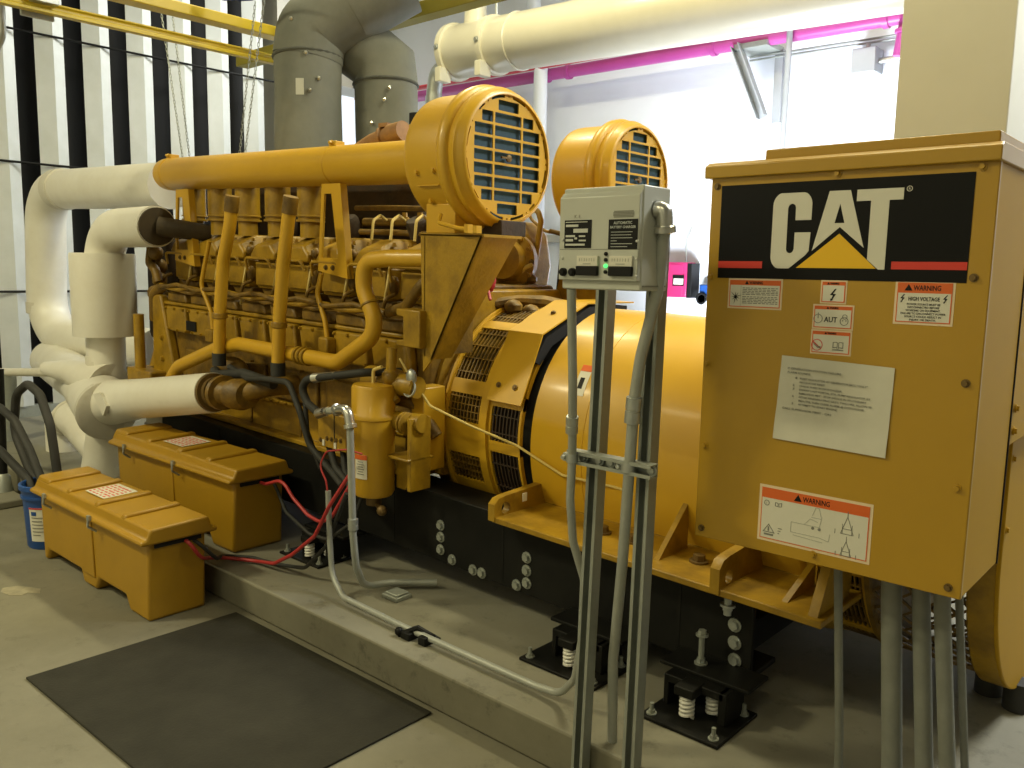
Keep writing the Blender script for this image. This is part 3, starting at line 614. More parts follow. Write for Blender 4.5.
MB().lathe([(.128,0), (.131,.004), (.131,.16), (.128,.164)], (-6.02,2.5,.80), (0,0,1), 28).build('jacket_band', 'band', pe)
MB().lathe([(.112,0), (.116,.003), (.116,.03), (.06,.034)], (-5.205,2.50,1.832), (1,0,0), 28).tube([(-5.18,2.51,1.832), (-5.10,2.60,1.82), (-5.06,2.78,1.80)], [.062,.058,.055], 18).build('rubber_joint', 'darkhose', pe)
pt = thing('insulated_pipe', (-6.2, 2.4, .7), 'white insulated pipe with a taped tee end pointing at the yellow pump flange', 'pipe')
MB().tube([(-8.0,2.85,.74), (-6.6,2.58,.70), (-5.95,2.42,.66), (-5.62,2.33,.645)], [.17,.17,.19,.19], 28).build('tee_jacket', 'white', pt)
MB().lathe([(.190,0), (.197,.004), (.197,.075), (.17,.09)], (-5.68,2.34,.646), (.9,-.26,-.05), 28).build('jacket_band', 'band', pt)
MB().tube([(-5.72,2.36,.675), (-5.2,2.352,.765), (-4.285,2.35,.905)], [.155,.125,.112], 28).build('pipe_jacket', 'white', pt)
MB().tube([(-6.7,2.35,.82), (-6.3,2.38,.83), (-5.9,2.46,.76)], [.05,.09,.16], 20).ball((-6.2,2.42,.79), (.24,.12,.09), 16).build('wrapped_lump', 'white', pt)
MB().prism([(-.11,.03), (.0,.055), (.09,-.02), (.03,-.09)], (-5.42,2.205,.74), (1,0,0), (0,0,1), (0,.02,-.004)).build('torn_flap', 'white', pt)
MB().lathe([(.108,-.005), (.106,.018), (.085,.02), (.085,.05)], (-4.285,2.35,.905), (1,0,.14), 28).build('pipe_coupling', 'bronze', pt)
pf = thing('insulated_pipe', (-5.85, 2.4, .155), 'white insulated pipe leg going down to the pad behind the battery boxes', 'pipe')
MB().tube([(-5.75,2.40,.62), (-5.80,2.40,.42), (-5.90,2.42,.155)], [.135,.14,.165], 28).build('pipe_jacket', 'white', pf)
pg = thing('insulated_pipe', (-6.6, 2.5, .155), 'crumpled white wrapped elbow low on the pad behind the blue buckets', 'pipe')
MB().tube([(-6.9,2.52,.155), (-6.9,2.52,.36), (-6.62,2.47,.46), (-6.3,2.45,.40), (-6.02,2.45,.30)], [.13,.13,.12,.13,.13], 20).build('pipe_jacket', 'white', pg)
MB().ring((-6.62,2.47,.45), (1,0,-.1), .115, .022, 20, 8).build('wrap_fold', 'band', pg)
ph = thing('insulated_pipe', (-5.35, 2.6, .155), 'short upright white pipe behind the raised battery box', 'pipe')
MB().cyl((-5.43,2.62,.155), (-5.41,2.62,.66), .125, .12, 28).build('pipe_jacket', 'white', ph)
MB().lathe([(.124,0), (.129,.003), (.129,.06), (.124,.063)], (-5.42,2.62,.50), (0,0,1), 28).build('jacket_band', 'band', ph)
rr = thing('handrail', (-7.0, 2.3, 0), 'pale horizontal rail pipe on slim legs entering from the left edge', 'rail')
MB().tube([(-8.8,2.34,.60), (-6.6,2.34,.80)], .032, 14).build('rail', 'band', rr)
for x, y in ((-7.55, 2.34),): MB().cyl((x,y,.155), (x,y,.70), .075, n=16).build('leg', 'galvdark', rr)
st = thing('pipe_stand', (-6.3, 1.9, .05), 'thin dark upright post with a round foot at the far left', 'post')
MB().cyl((-6.30,1.90,.05), (-6.34,1.93,.88), .026, n=14).build('post', 'blacksteel', st)
MB().lathe([(.06,0), (.055,.02), (.045,.10), (.028,.12)], (-6.30,1.90,.05), (0,0,1), 18).build('foot', 'galvdark', st)

# ------------------------------------------------------------------ exhaust blankets, silencer, overhead things
e1 = thing('exhaust_duct', (-4.86, 3.39, 1.9), 'left grey blanket wrapped exhaust duct rising behind the yellow intake pipe', 'exhaust duct')
P0, P1, P2 = Vector((-4.845,3.385,1.9)), Vector((-4.905,3.43,2.98)), Vector((-4.70,3.62,3.30))
MB().tube([P0, P0.lerp(P1,.25), P0.lerp(P1,.5), P0.lerp(P1,.75), P1], [.222,.217,.222,.216,.222], 26).build('blanket', 'blanket', e1)
MB().tube([P1+Vector((0,0,-.02)), P1+Vector((.02,.02,.16)), P2, P2+Vector((.25,.25,.20))], [.228,.236,.24,.235], 26, .12).build('elbow_blanket', 'blanket', e1)
MB().ring(P1+Vector((0,0,-.015)), (-.05,.03,1), .222, .012, 30, 6).build('lacing_seam', 'seam', e1)
tg = MB().obox((-4.70,3.222,2.73), (.05,.004,.10), (.75,.66,0), (-.6,.75,0)); tg.build('tag_plate', 'window', e1)
e2 = thing('exhaust_duct', (-4.6, 3.85, 1.9), 'right grey blanket wrapped exhaust duct with mitred elbow leaning left at its top', 'exhaust duct')
Q0, Q1, Q2 = Vector((-4.575,3.85,1.9)), Vector((-4.655,3.885,2.86)), Vector((-4.93,3.70,3.24))
MB().tube([Q0, Q0.lerp(Q1,.3), Q0.lerp(Q1,.65), Q1], [.216,.211,.216,.214], 26).build('blanket', 'blanket', e2)
MB().tube([Q1+Vector((0,0,-.03)), Q1+Vector((-.01,0,.10)), Q1.lerp(Q2,.7), Q2+Vector((-.1,0,.35))], [.222,.226,.226,.222], 26).build('elbow_blanket', 'blanket', e2)
MB().ring(Q1+Vector((0,0,-.02)), (-.05,.02,1), .216, .012, 30, 6).build('lacing_seam', 'seam', e2)
MB().ring(Q1.lerp(Q2,.7), Q2-Q1+Vector((0,0,.3)), .223, .010, 30, 6).build('lacing_seam', 'seam', e2)
for par, base, pts in ((e1, P0, ((.3,2.72),(.55,2.80),(-.2,3.16),(.2,2.95))), (e2, Q0, ((.1,2.70),(-.3,2.55),(.25,2.78),(.2,2.30)))):
    for a, z in pts:
        an = -.95 + a; c_ = base.lerp(P1 if par is e1 else Q1, (z-1.9)/1.05)
        MB().ball((c_.x+.23*sin(an+.95+.7), c_.y-.23*cos(an+.95+.7), z), (.014,.014,.014), 8).build('lacing_pin', 'chrome', par)

sl = thing('exhaust_silencer', (-3.5, 5.8, 3.3), 'large cream exhaust silencer drum hung high along the back wall', 'exhaust silencer')
def sx(x): return 3.625 - .030*(x+6)      # fall of the drum axis
SA = Vector((1,0,-.030))
MB().lathe([(.05,-.02), (.225,-.01), (.238,.02), (.238,5.2), (.22,5.24), (.05,5.26)], (-5.98,5.8,sx(-5.98)), SA, 48).build('drum', 'silencer', sl)
for x in (-5.93, -5.42):
    MB().lathe([(.238,-.035), (.258,-.03), (.262,0), (.258,.03), (.238,.035)], (x,5.8,sx(x)), SA, 48).build('band', 'silencer', sl)
    MB().box(x-.035, x+.035, 5.56, 5.70, sx(x)-.30, sx(x)-.17).build('band_lug', 'silencer', sl, bevel=.005); MB().bolt((x, 5.545, sx(x)), (0,-1,0), .02, .02).build('band_bolt', 'galv', sl)
MB().lathe([(.240,-.008), (.248,-.004), (.248,.004), (.240,.008)], (-5.13,5.8,sx(-5.13)), SA, 48).build('band', 'silencer', sl)
MB().lathe([(.11,0), (.10,.15), (.10,1.75)], (-5.68,5.8,sx(-5.68)+.19), (0,0,1), 28).build('outlet_pipe', 'silencer', sl)
MB().tube([(-6.0,5.8,3.50), (-6.19,5.8,3.50), (-6.23,5.8,3.30), (-6.23,5.8,3.0)], .075, 20, .11).build('drain_elbow', 'galv', sl)
MB().lathe([(.085,0), (.085,.06)], (-6.23,5.8,3.20), (0,0,1), 20).build('drain_collar', 'galv', sl)
for x in (-5.42, -2.6): MB().cyl((x,5.8,sx(x)+.25), (x,5.8,ZC), .012, n=8).build('hanger_rod', 'galv', sl)

sp = thing('sprinkler_pipe', (-4, 7.55, 3.75), 'magenta pipe running along the top of the bright back wall', 'pipe')
MB().tube([(-9.3,7.5,3.79), (-1.6,7.5,3.715)], .064, 20).build('pipe', 'magenta', sp)
for x in (-6.25, -5.95, -4.2, -2.62): MB().lathe([(.064,0), (.077,.004), (.077,.05), (.064,.054)], (x,7.5,3.752-.0084*(x+6)), (1,0,-.0084), 20).build('coupling', 'magenta', sp)
MB().cyl((-2.42,7.46,3.70), (-2.46,7.46,3.40), .052, .05, 16).lathe([(.052,0), (.075,.003), (.075,.03), (.052,.033)], (-2.43,7.46,3.61), (0,0,-1), 16).build('branch_drop', 'magenta', sp)
tag(MB().tube([(-9.3,7.25,3.82), (-1.6,7.25,3.745)], .028, 14).build('fire_main', 'redpaint'), 'slim dark red pipe just above the magenta pipe, half behind the silencer', 'pipe')
wp = thing('wall_conduit', (-3.0, 7.74, 3.62), 'thin grey conduit pair below the magenta pipe on the back wall', 'conduit')
for z in (3.63, 3.60): MB().tube([(-3.9,7.7,z+.015), (-1.5,7.7,z-.005)], .010, 8).build('conduit_pipe', 'galv', wp)
tag(MB().tube([(-6.15,7.3,0), (-6.15,7.3,3.95), (-6.3,7.3,4.6)], .075, 20, .2).build('downpipe', 'wallw'), 'white vertical pipe standing at the back wall behind the near air cleaner', 'pipe')
tag(MB().cyl((-3.41,7.40,.0), (-3.375,7.40,4.6), .026, n=14).build('drop_rod', 'palegrey'), 'thin white vertical rod before the bright back wall', 'rod')
wb = thing('wall_bracket', (-3.75, 7.7, 3.05), 'grey steel strut knee bracket fixed high on the back wall', 'bracket')
mb = MB(); channel(mb, (-3.905,7.42,3.70), (.24,.10,-.64), .70, (0,-1,0), .085); mb.build('knee_strut', 'palegrey', wb, sharp=20)
MB().box(-3.66,-3.58,7.72,7.80,3.02,3.68).build('wall_plate', 'palegrey', wb, bevel=.004)
MB().box(-3.93,-3.60,7.42,7.78,3.66,3.71).build('arm', 'galvdark', wb, bevel=.004)
jb = thing('junction_box', (-2.78, 7.74, 3.3), 'small white junction box on the back wall near the beige column', 'junction box')
MB().box(-2.90,-2.70,7.60,7.80,3.345,3.55).build('box', 'palegrey', jb, bevel=.006)
MB().tube([(-2.70,7.7,3.44), (-2.2,7.7,3.47)], .025, 10).cyl((-2.80,7.7,3.55), (-2.80,7.7,3.60), .02, n=10).build('conduit_stub', 'galv', jb)
fa = thing('fire_alarm_panel', (-4.6, 7.74, 1.36), 'magenta red alarm panel on the back wall beside the charger', 'alarm panel')
MB().box(-4.79,-4.43,7.62,7.80,1.365,1.72).build('cabinet', 'alarm', fa, bevel=.006)
MB().box(-4.75,-4.47,7.612,7.62,1.385,1.70).build('door', 'alarm', fa, bevel=.003)
MB().box(-4.58,-4.45,7.604,7.613,1.48,1.59).build('display_frame', 'ink', fa, bevel=.002)
MB().box(-4.565,-4.455,7.600,7.606,1.495,1.555).build('display', 'decal', fa)
MB().box(-4.43,-4.38,7.63,7.80,1.36,1.71).build('side_door', 'ink', fa, bevel=.004)
MB().tube([(-4.52,7.75,1.72), (-4.52,7.75,1.95), (-4.46,7.75,2.05)], .008, 8).build('antenna', 'galv', fa)
sv = thing('valve_cluster', (-4.2, 7.62, 1.2), 'small blue and white device on the back wall right of the alarm panel', 'valve')
MB().box(-4.30,-4.18,7.66,7.80,1.38,1.50).build('valve_body', 'blueplastic', sv, bevel=.01)
MB().cyl((-4.24,7.7,1.18), (-4.24,7.7,1.38), .05, .04, 16).build('valve_base', 'wallw', sv)
MB().ring((-4.26,7.64,1.36), (0,-1,0), .05, .012, 16, 6).build('hand_wheel', 'ink', sv)
wr = thing('wall_rail', (-6.2, 7.72, 1.98), 'grey horizontal rail along the back wall seen just left of the charger', 'rail')
MB().box(-9.2,-4.95,7.70,7.80,1.94,2.02).build('rail', 'beige', wr)

cr = thing('crane_beam', (-5.4, 2.9, 3.18), 'wide yellow overhead crane bar crossing before the louver wall, upper one', 'crane beam')
MB().box(-5.46,-5.34,.4,3.9,3.185,3.255).build('beam', 'crane', cr, bevel=.006)
for y in (1.2, 3.7): MB().box(-5.42,-5.38,y-.03,y+.03,3.25,ZC).build('hanger', 'galvdark', cr)
c2 = thing('crane_rail', (-5.4, 2.9, 3.03), 'slim yellow overhead crane rail below the wide yellow bar', 'crane rail')
MB().prism([(-.026,-.030), (.026,-.030), (.026,-.010), (.012,-.006), (.012,.012), (.026,.02), (.026,.03), (-.026,.03), (-.026,.02), (-.012,.012), (-.012,-.006), (-.026,-.010)], (-5.4,.4,3.042), (1,0,0), (0,0,1), (0,3.5,0)).build('rail', 'crane', c2, bevel=.003)
MB().box(-5.47,-5.33,1.90,2.045,3.055,3.085).box(-5.47,-5.45,1.88,2.06,2.99,3.06).box(-5.42,-5.38,1.94,2.0,3.06,3.20).build('trolley', 'galv', c2, bevel=.004)
ob = MB().box(-7.0,-1.2,4.14,4.26,3.34,3.44); tag(ob.build('overhead_beam', 'shadedbeam', bevel=.004), 'yellow overhead beam above the air cleaner running toward the column', 'crane beam')
def chain(a, b, n, label):
    a, b = Vector(a), Vector(b); mb = MB(); d = (b-a); D = d.normalized(); s1 = D.orthogonal().normalized(); s2 = D.cross(s1); L = d.length/n
    for i in range(n):
        c = a + d*(i+.5)/n; s_ = s1 if i % 2 else s2
        mb.tube([c-D*L*.62-s_*.002, c-D*L*.45-s_*.0055, c+D*L*.45-s_*.0055, c+D*L*.62, c+D*L*.45+s_*.0055, c-D*L*.45+s_*.0055, c-D*L*.62+s_*.002], .0024, 4)
    return tag(mb.build('hoist_chain', 'galvdark'), label, 'chain')
chain((-6.10,3.0,3.6), (-5.795,3.0,2.31), 56, 'left strand of the chain pair hanging to the intake pipe end')
chain((-5.93,3.0,3.6), (-5.70,3.0,2.31), 56, 'right strand of the chain pair hanging to the intake pipe end')
chain((-4.70,2.98,3.2), (-4.955,2.98,2.31), 40, 'chain strand hanging just left of the grey exhaust ducts, right one')
chain((-4.80,2.98,3.2), (-5.02,2.98,2.31), 40, 'chain strand hanging just left of the grey exhaust ducts, left one')
tag(MB().tube([(-5.62,1.86,3.4), (-5.72,1.87,3.1), (-5.76,1.88,2.92), (-5.95,1.86,2.78), (-6.3,1.8,2.7)], .02, 12, .1).build('flexible_conduit', 'galv'), 'pale flexible conduit curving at the top left corner', 'conduit')
fb = MB()
for k in range(7): fb.tube([(-5.22+.01*k,2.9+.02*k,3.30), (-5.10+.01*k,2.95+.01*k,3.262+.006*(k%3)), (-4.95,3.0+.01*k,3.262+.007*(k%2)), (-4.8+.02*k,3.0,3.34)], .009, 8, .04)
tag(fb.build('cable_bundle', 'blueplastic'), 'blue cable bundle at the top edge beside the left exhaust duct', 'cable')

# ------------------------------------------------------------------ the diesel generator set (local level coordinates, fall applied when built)
gs = thing('diesel_generator', (-3.3, 3.28, .155), 'huge yellow diesel generator set on black rails filling the middle of the room', 'generator')
def G(mb, name, m, par=None, **k): return mb.build(name, m, par or gs, gen=True, **k)
YC = 3.28
# base rails
for s, nm in ((-1, 'front'), (1, 'rear')):
    y = YC + s*.73
    r = MB(); d = -s
    r.prism([(0,.27), (0,.578), (d*.20,.578), (d*.20,.558), (d*.02,.558), (d*.02,.29), (d*.20,.29), (d*.20,.27)], (-5.5,y,0), (0,1,0), (0,0,1), (4.33,0,0))
    ro = G(r, 'base_rail', 'blacksteel', bevel=.004)
    if s < 0:
        for x, z in ((-2.676,.44), (-2.675,.385), (-2.675,.327), (-2.60,.30), (-2.47,.29), (-2.417,.291), (-2.164,.43), (-2.163,.375), (-2.161,.322), (-2.216,.297), (-1.235,.45), (-1.232,.388), (-1.228,.327)):
            G(MB().bolt((x, y, z), (0,-1,0), .017, .016), 'rail_bolt', 'galvdark', ro)
        for x in (-2.3, -3.0, -4.6, -1.45): G(MB().box(x-.006, x+.006, y-.002, y+.16, .29, .56), 'rail_stiffener', 'blacksteel', ro)
    for x in (-5.3, -3.42, -1.76, -1.265):
        if s > 0: G(MB().box(x-.1, x+.1, y-.05, y+.2, .155+GK*(x-GX)+.01, .29), 'rail_foot', 'blacksteel', ro)
for x in (-5.3, -2.95, -1.3): G(MB().box(x-.05, x+.05, YC-.72, YC+.72, .29, .40), 'cross_member', 'blacksteel', bevel=.004)
# crankcase, sump
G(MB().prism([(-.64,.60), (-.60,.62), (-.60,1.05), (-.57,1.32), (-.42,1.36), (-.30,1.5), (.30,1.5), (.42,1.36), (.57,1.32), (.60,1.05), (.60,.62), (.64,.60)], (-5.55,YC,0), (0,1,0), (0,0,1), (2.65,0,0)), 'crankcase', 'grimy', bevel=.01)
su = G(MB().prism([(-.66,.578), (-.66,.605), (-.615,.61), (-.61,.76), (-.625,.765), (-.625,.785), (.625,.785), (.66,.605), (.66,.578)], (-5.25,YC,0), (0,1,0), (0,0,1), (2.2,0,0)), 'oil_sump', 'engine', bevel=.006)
for i in range(30): G(MB().bolt((-5.2+.072*i, YC-.625, .775), (0,-1,0), .007, .007), 'flange_bolt', 'engine', su)
for x in (-4.93, -4.42, -3.92, -3.42): G(MB().box(x-.008, x+.008, YC-.622, YC-.60, .61, .98), 'sump_seam', 'grimy', su)
for i in range(4): G(MB().box(-5.18+.5*i, -4.76+.5*i, YC-.625, YC-.6, .80, .97), 'side_cover', 'grimy', bevel=.01)
# crankcase inspection covers with slanted ends
for i in range(8):
    x = -5.36 + .30*i
    cvr = G(MB().prism([(0,1.235), (.255,1.235), (.285,1.075), (.03,1.075)], (x,YC-.665,0), (1,0,0), (0,0,1), (0,.07,0)), 'inspection_cover', 'engine', bevel=.014, seg=3)
    for px, pz in ((.02,1.222), (.13,1.222), (.24,1.222), (.05,1.088), (.16,1.088), (.27,1.088)): G(MB().bolt((x+px, YC-.666, pz), (0,-1,0), .0075, .010), 'cover_bolt', 'engine', cvr)
    G(MB().prism([(0,1.325), (.22,1.325), (.25,1.265), (.0,1.265)], (x,YC-.645,0), (1,0,0), (0,0,1), (0,.08,0)), 'upper_cover', 'grimy', bevel=.012)
G(MB().box(-5.07,-4.95,YC-.672,YC-.664,1.10,1.16), 'maker_plate', 'ink')
G(MB().box(-5.45,-3.0,YC-.64,YC-.5,1.238,1.262), 'oil_gallery_rail', 'engine', bevel=.008)
# cylinder heads of the near bank
def head(x, elbow=True, s=-1):
    f = lambda y: YC + s*abs(y)
    def BX(x0,x1,y0,y1,z0,z1): return MB().box(x0,x1,min(f(y0),f(y1)),max(f(y0),f(y1)),z0,z1)
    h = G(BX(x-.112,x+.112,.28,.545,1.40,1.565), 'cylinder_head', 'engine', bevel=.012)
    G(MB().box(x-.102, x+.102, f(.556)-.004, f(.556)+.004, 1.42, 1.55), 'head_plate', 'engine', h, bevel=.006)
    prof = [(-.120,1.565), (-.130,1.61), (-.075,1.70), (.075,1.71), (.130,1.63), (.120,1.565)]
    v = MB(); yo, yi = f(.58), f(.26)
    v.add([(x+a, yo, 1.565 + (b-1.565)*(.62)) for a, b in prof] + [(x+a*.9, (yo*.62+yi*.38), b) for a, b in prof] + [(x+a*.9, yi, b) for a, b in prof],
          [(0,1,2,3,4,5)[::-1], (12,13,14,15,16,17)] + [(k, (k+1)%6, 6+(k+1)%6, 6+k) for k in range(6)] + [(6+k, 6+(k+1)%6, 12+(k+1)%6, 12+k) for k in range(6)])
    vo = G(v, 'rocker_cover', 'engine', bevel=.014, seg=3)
    for dx in (-.1, .1): G(MB().bolt((x+dx, f(.50), 1.672), (0,0,1), .009, .018), 'cover_bolt', 'engine', vo)
    # lower port casting and spark of pipework
    p = MB().prism([(-.12,1.40), (.12,1.40), (.06,1.30), (-.03,1.30)], (x,f(.52),0), (1,0,0), (0,0,1), (0,-s*.14,0))
    G(p, 'port_casting', 'grimy', bevel=.012)
    if s < 0:
        G(MB().tube([(x-.125,f(.60),1.50), (x-.125,f(.615),1.575), (x+.11,f(.615),1.575), (x+.125,f(.60),1.52)], .0085, 8, .03), 'fuel_line', 'engine')
        G(MB().tube([(x+.14,f(.56),1.58), (x+.16,f(.60),1.46), (x+.13,f(.60),1.36), (x+.15,f(.62),1.30)], .007, 8, .03), 'drain_line', 'wire')
        G(MB().tube([(x-.16,f(.57),1.31), (x-.175,f(.615),1.36), (x-.15,f(.615),1.42), (x-.135,f(.57),1.44)], .010, 8, .03), 'coolant_jumper', 'grimy')
        G(MB().ball((x+.165,f(.555),1.48), (.022,.03,.05), 10), 'port_plug', 'grimy'); G(MB().ball((x+.16,f(.55),1.62), (.03,.03,.03), 10), 'vent_plug', 'grimy')
    if elbow:
        e = MB().lathe([(.058,1.70), (.058,1.785), (.080,1.787), (.080,1.798), (.070,1.80), (.070,1.812), (.080,1.814), (.080,1.82), (.073,1.823), (.073,2.0)], (x+.0,f(.47),0), (0,0,1), 22)
        G(e, 'intake_elbow', 'engine')
XS = [-5.30 + .322*i for i in range(8)]
for i, x in enumerate(XS):
    head(x, i < 5)
    if i < 6: head(x, False, 1)
# valley: dark manifold shrouds and far bank shapes between the banks
G(MB().box(-5.35,-3.42,YC-.20,YC+.24,1.5,2.07), 'valley_manifold', 'sooty', bevel=.05)
for i in range(4): G(MB().lathe([(.06,0), (.07,.02), (.07,.20), (.06,.22)], (-5.1+.6*i,YC-.22,1.62), (0,-.5,1), 20), 'turbo_housing', 'sooty')
for k, (y, z, r) in enumerate(((YC-.30,1.80,.022), (YC-.33,1.745,.016), (YC-.36,1.87,.014))):
    G(MB().tube([(-3.75,y,z), (-3.45,y,z), (-3.0,y,z-.01)], r, 10), 'oil_line', 'grimy')
for x in (-3.42, -3.30, -3.16, -3.08): G(MB().bolt((x,YC-.30,1.82), (0,0,1), .016, .03), 'line_fitting', 'engine')
for x in (-3.55, -3.4, -3.22, -3.1): G(MB().tube([(x,YC-.30,1.80), (x+.03,YC-.38,1.83), (x+.07,YC-.46,1.80), (x+.08,YC-.48,1.70)], .008, 8, .03), 'fuel_line', 'wire')
# wiring harness along the bank
for j in range(3):
    pts = [(-5.4+.12*i, YC-.655-.012*j, 1.345 + .013*sin(i*1.7+j*2.1) + .012*j) for i in range(20)]
    G(MB().tube(pts, .013, 8), 'wiring_harness', 'grimy' if j != 1 else 'engine')
G(MB().tube([(-5.42,YC-.64,1.36), (-5.55,YC-.64,1.30), (-5.60,YC-.62,1.12)], .035, 10, .06), 'breather_hose', 'grimy')
G(MB().tube([(-3.12,YC-.66,1.36), (-2.95,YC-.70,1.40), (-2.83,YC-.72,1.50), (-2.76,YC-.70,1.56)], .026, 10, .06), 'breather_hose', 'grimy')
# front gear housing
G(MB().prism([(-.55,.62), (-.62,.8), (-.40,1.5), (.40,1.5), (.62,.8), (.55,.62)], (-5.72,YC,0), (0,1,0), (0,0,1), (.18,0,0)), 'gear_housing', 'engine', bevel=.02)
G(MB().prism([(-.10,1.30), (.02,1.30), (.24,.62), (-.12,.62)], (-5.45,YC-.66,0), (1,0,0), (0,0,1), (0,.06,0)), 'gear_cover', 'engine', bevel=.015)
for z in (.74, .88, 1.02): G(MB().bolt((-5.42+.0,YC-.662,z), (0,-1,0), .014, .014), 'cover_bolt', 'redpaint' if z < .8 else 'engine')
G(MB().box(-5.98,-5.60,2.78,3.8,.95,1.72), 'front_gear_case', 'sooty', bevel=.05); G(MB().lathe([(.20,0), (.22,.02), (.22,.10), (.12,.12), (.12,.2)], (-5.98,3.1,1.2), (-1,0,0), 28), 'front_pulley', 'sooty')
for k in range(5): G(MB().ball((-5.58+.03*(k%2),2.66+.02*(k%3),1.30+.09*k), (.05,.05,.055), 10), 'front_fitting', 'grimy')
G(MB().tube([(-5.62,YC-.72,1.16), (-5.62,YC-.72,.80)], .034, 14), 'breather_tube', 'engine'); G(MB().box(-5.72,-5.38,YC-.77,YC-.55,.70,.80), 'pump_bracket', 'engine', bevel=.012)
G(MB().tube([(-5.65,YC-.60,1.62), (-5.6,YC-.64,1.50), (-5.48,YC-.66,1.46), (-5.44,YC-.66,1.38)], .03, 10, .05), 'coolant_hose', 'grimy')
# water pump with flange facing the white pipe
G(MB().lathe([(.100,0), (.100,.022), (.072,.026), (.066,.07), (.088,.09), (.092,.14), (.075,.18), (.0,.19)], (-4.215,2.36,.845), (1,.35,.03), 28), 'water_pump', 'grimy')
for k in range(8): G(MB().bolt((-4.217,2.36+.085*cos(k*pi/4),.845+.085*sin(k*pi/4)), (-1,0,0), .009, .014), 'flange_bolt', 'grimy')
G(MB().tube([(-4.08,2.42,.86), (-3.98,2.52,.90), (-3.95,2.66,.90)], .055, 16, .05), 'pump_outlet', 'grimy')
G(MB().ball((-4.45,2.56,.93), (.15,.07,.075), 16), 'pump_volute', 'grimy')
# intake pipe and its A shaped supports
ip = G(MB().lathe([(.0,-.025), (.06,-.02), (.088,0), (.098,.025), (.102,.05), (.102,2.66)], (-5.56,2.75,2.085), (1,0,-.006), 44), 'intake_pipe', 'yellow', sharp=60)
for x, zz in ((-5.45,2.085), (-3.69,2.073)):
    G(MB().lathe([(.102,-.014), (.1055,-.010), (.1055,.010), (.102,.014)], (x,2.75,zz), (1,0,0), 44), 'pipe_clamp', 'yellow', ip)
    G(MB().box(x-.03,x+.03,2.72,2.78,zz+.095,zz+.125).bolt((x,2.72,zz+.115), (0,-1,0), .01, .02), 'clamp_lug', 'yellow', ip, bevel=.005)
for x0 in (-5.285, -3.737):
    z0, z1 = 1.50, 1.975
    outer = [(0,z0+.03), (.040,z1), (.195,z1), (.250,z0)]; inner = [(.030,1.60), (.062,z1-.05), (.120,z1-.05), (.172,1.60)]
    fr = MB(); flat(fr, [[(x0+a,b) for a,b in outer], [(x0+a,b) for a,b in inner]], (0,2.665,0), (1,0,0), (0,0,1), .012)
    fr.prism([(.195,z1), (.250,z0), (.215,z0+.1), (.165,z1)], (x0,2.67,0), (1,0,0), (0,0,1), (0,.03,0))
    po = G(fr, 'pipe_support', 'yellow')
    for dx in (.07, .13): G(MB().bolt((x0+dx,2.658,1.55), (0,-1,0), .010, .010), 'support_bolt', 'bronze', po)
    tgp = G(MB().box(x0+.115, x0+.14, 2.695, 2.70, 1.62, 1.70), 'support_tag', 'decal', po)
    G(MB().box(x0+.115, x0+.14, 2.692, 2.695, 1.68, 1.695), 'tag_heading', 'orange', po)
# yellow drain and coolant pipes on the near side
for pts in ([(-4.198,2.44,1.875), (-4.224,2.44,1.75), (-4.306,2.44,1.55), (-4.349,2.44,1.30), (-4.376,2.44,1.03)], [(-3.652,2.44,1.865), (-3.676,2.44,1.77), (-3.726,2.44,1.55), (-3.764,2.44,1.30), (-3.787,2.44,1.045)]):
    dp = G(MB().tube(pts, .034, 18, .25), 'drain_pipe', 'yellow')
    b = pts[-1]; G(MB().cyl((b[0],b[1],b[2]-.06), (b[0],b[1],b[2]+.01), .038, n=18), 'rubber_boot', 'rubber', dp)
    G(MB().lathe([(.034,0), (.041,.003), (.041,.030), (.034,.033)], (pts[3][0]-.006,pts[3][1],1.235), (0,0,1), 18).box(pts[3][0]-.09,pts[3][0]-.025,2.435,2.50,1.235,1.265), 'pipe_clip', 'engine', dp, bevel=.003)
    t0 = Vector(pts[0]); d0 = (Vector(pts[1])-t0).normalized(); G(MB().cyl(t0-d0*.03, t0+d0*.055, .038, n=18), 'upper_sleeve', 'grimy', dp)
hp = G(MB().tube([(-5.10,2.50,.77), (-4.97,2.50,.89), (-4.50,2.50,1.05), (-4.26,2.50,1.10), (-3.36,2.50,1.10), (-3.04,2.50,1.28), (-3.16,2.50,1.47), (-3.15,2.50,1.60), (-2.99,2.52,1.618), (-2.78,2.56,1.625)], .039, 20, .13, 8), 'coolant_pipe', 'yellow')
for x in (-3.68, -3.645, -3.61): G(MB().lathe([(.039,-.012), (.047,-.008), (.047,.008), (.039,.012)], (x,2.50,1.10), (1,0,0), 20), 'hose_clamp', 'engine', hp)
G(MB().lathe([(.039,-.006), (.044,-.004), (.044,.004), (.039,.006)], (-3.115,2.50,1.40), (-.5,0,.8), 20), 'pipe_bead', 'engine', hp)
for pts in ([(-4.74,2.60,1.66), (-4.80,2.60,1.52), (-4.853,2.60,1.394), (-4.74,2.60,1.24), (-4.725,2.60,1.13)], [(-3.625,2.60,1.52), (-3.666,2.60,1.413), (-3.60,2.60,1.285), (-3.58,2.60,1.19)]):
    G(MB().tube(pts, .0135, 10, .06), 'sensor_pipe', 'yellow'); e_ = pts[-1]
    G(MB().box(e_[0]-.03,e_[0]+.05,2.56,2.62,e_[2]-.07,e_[2]+.01), 'sensor_block', 'engine', bevel=.01)
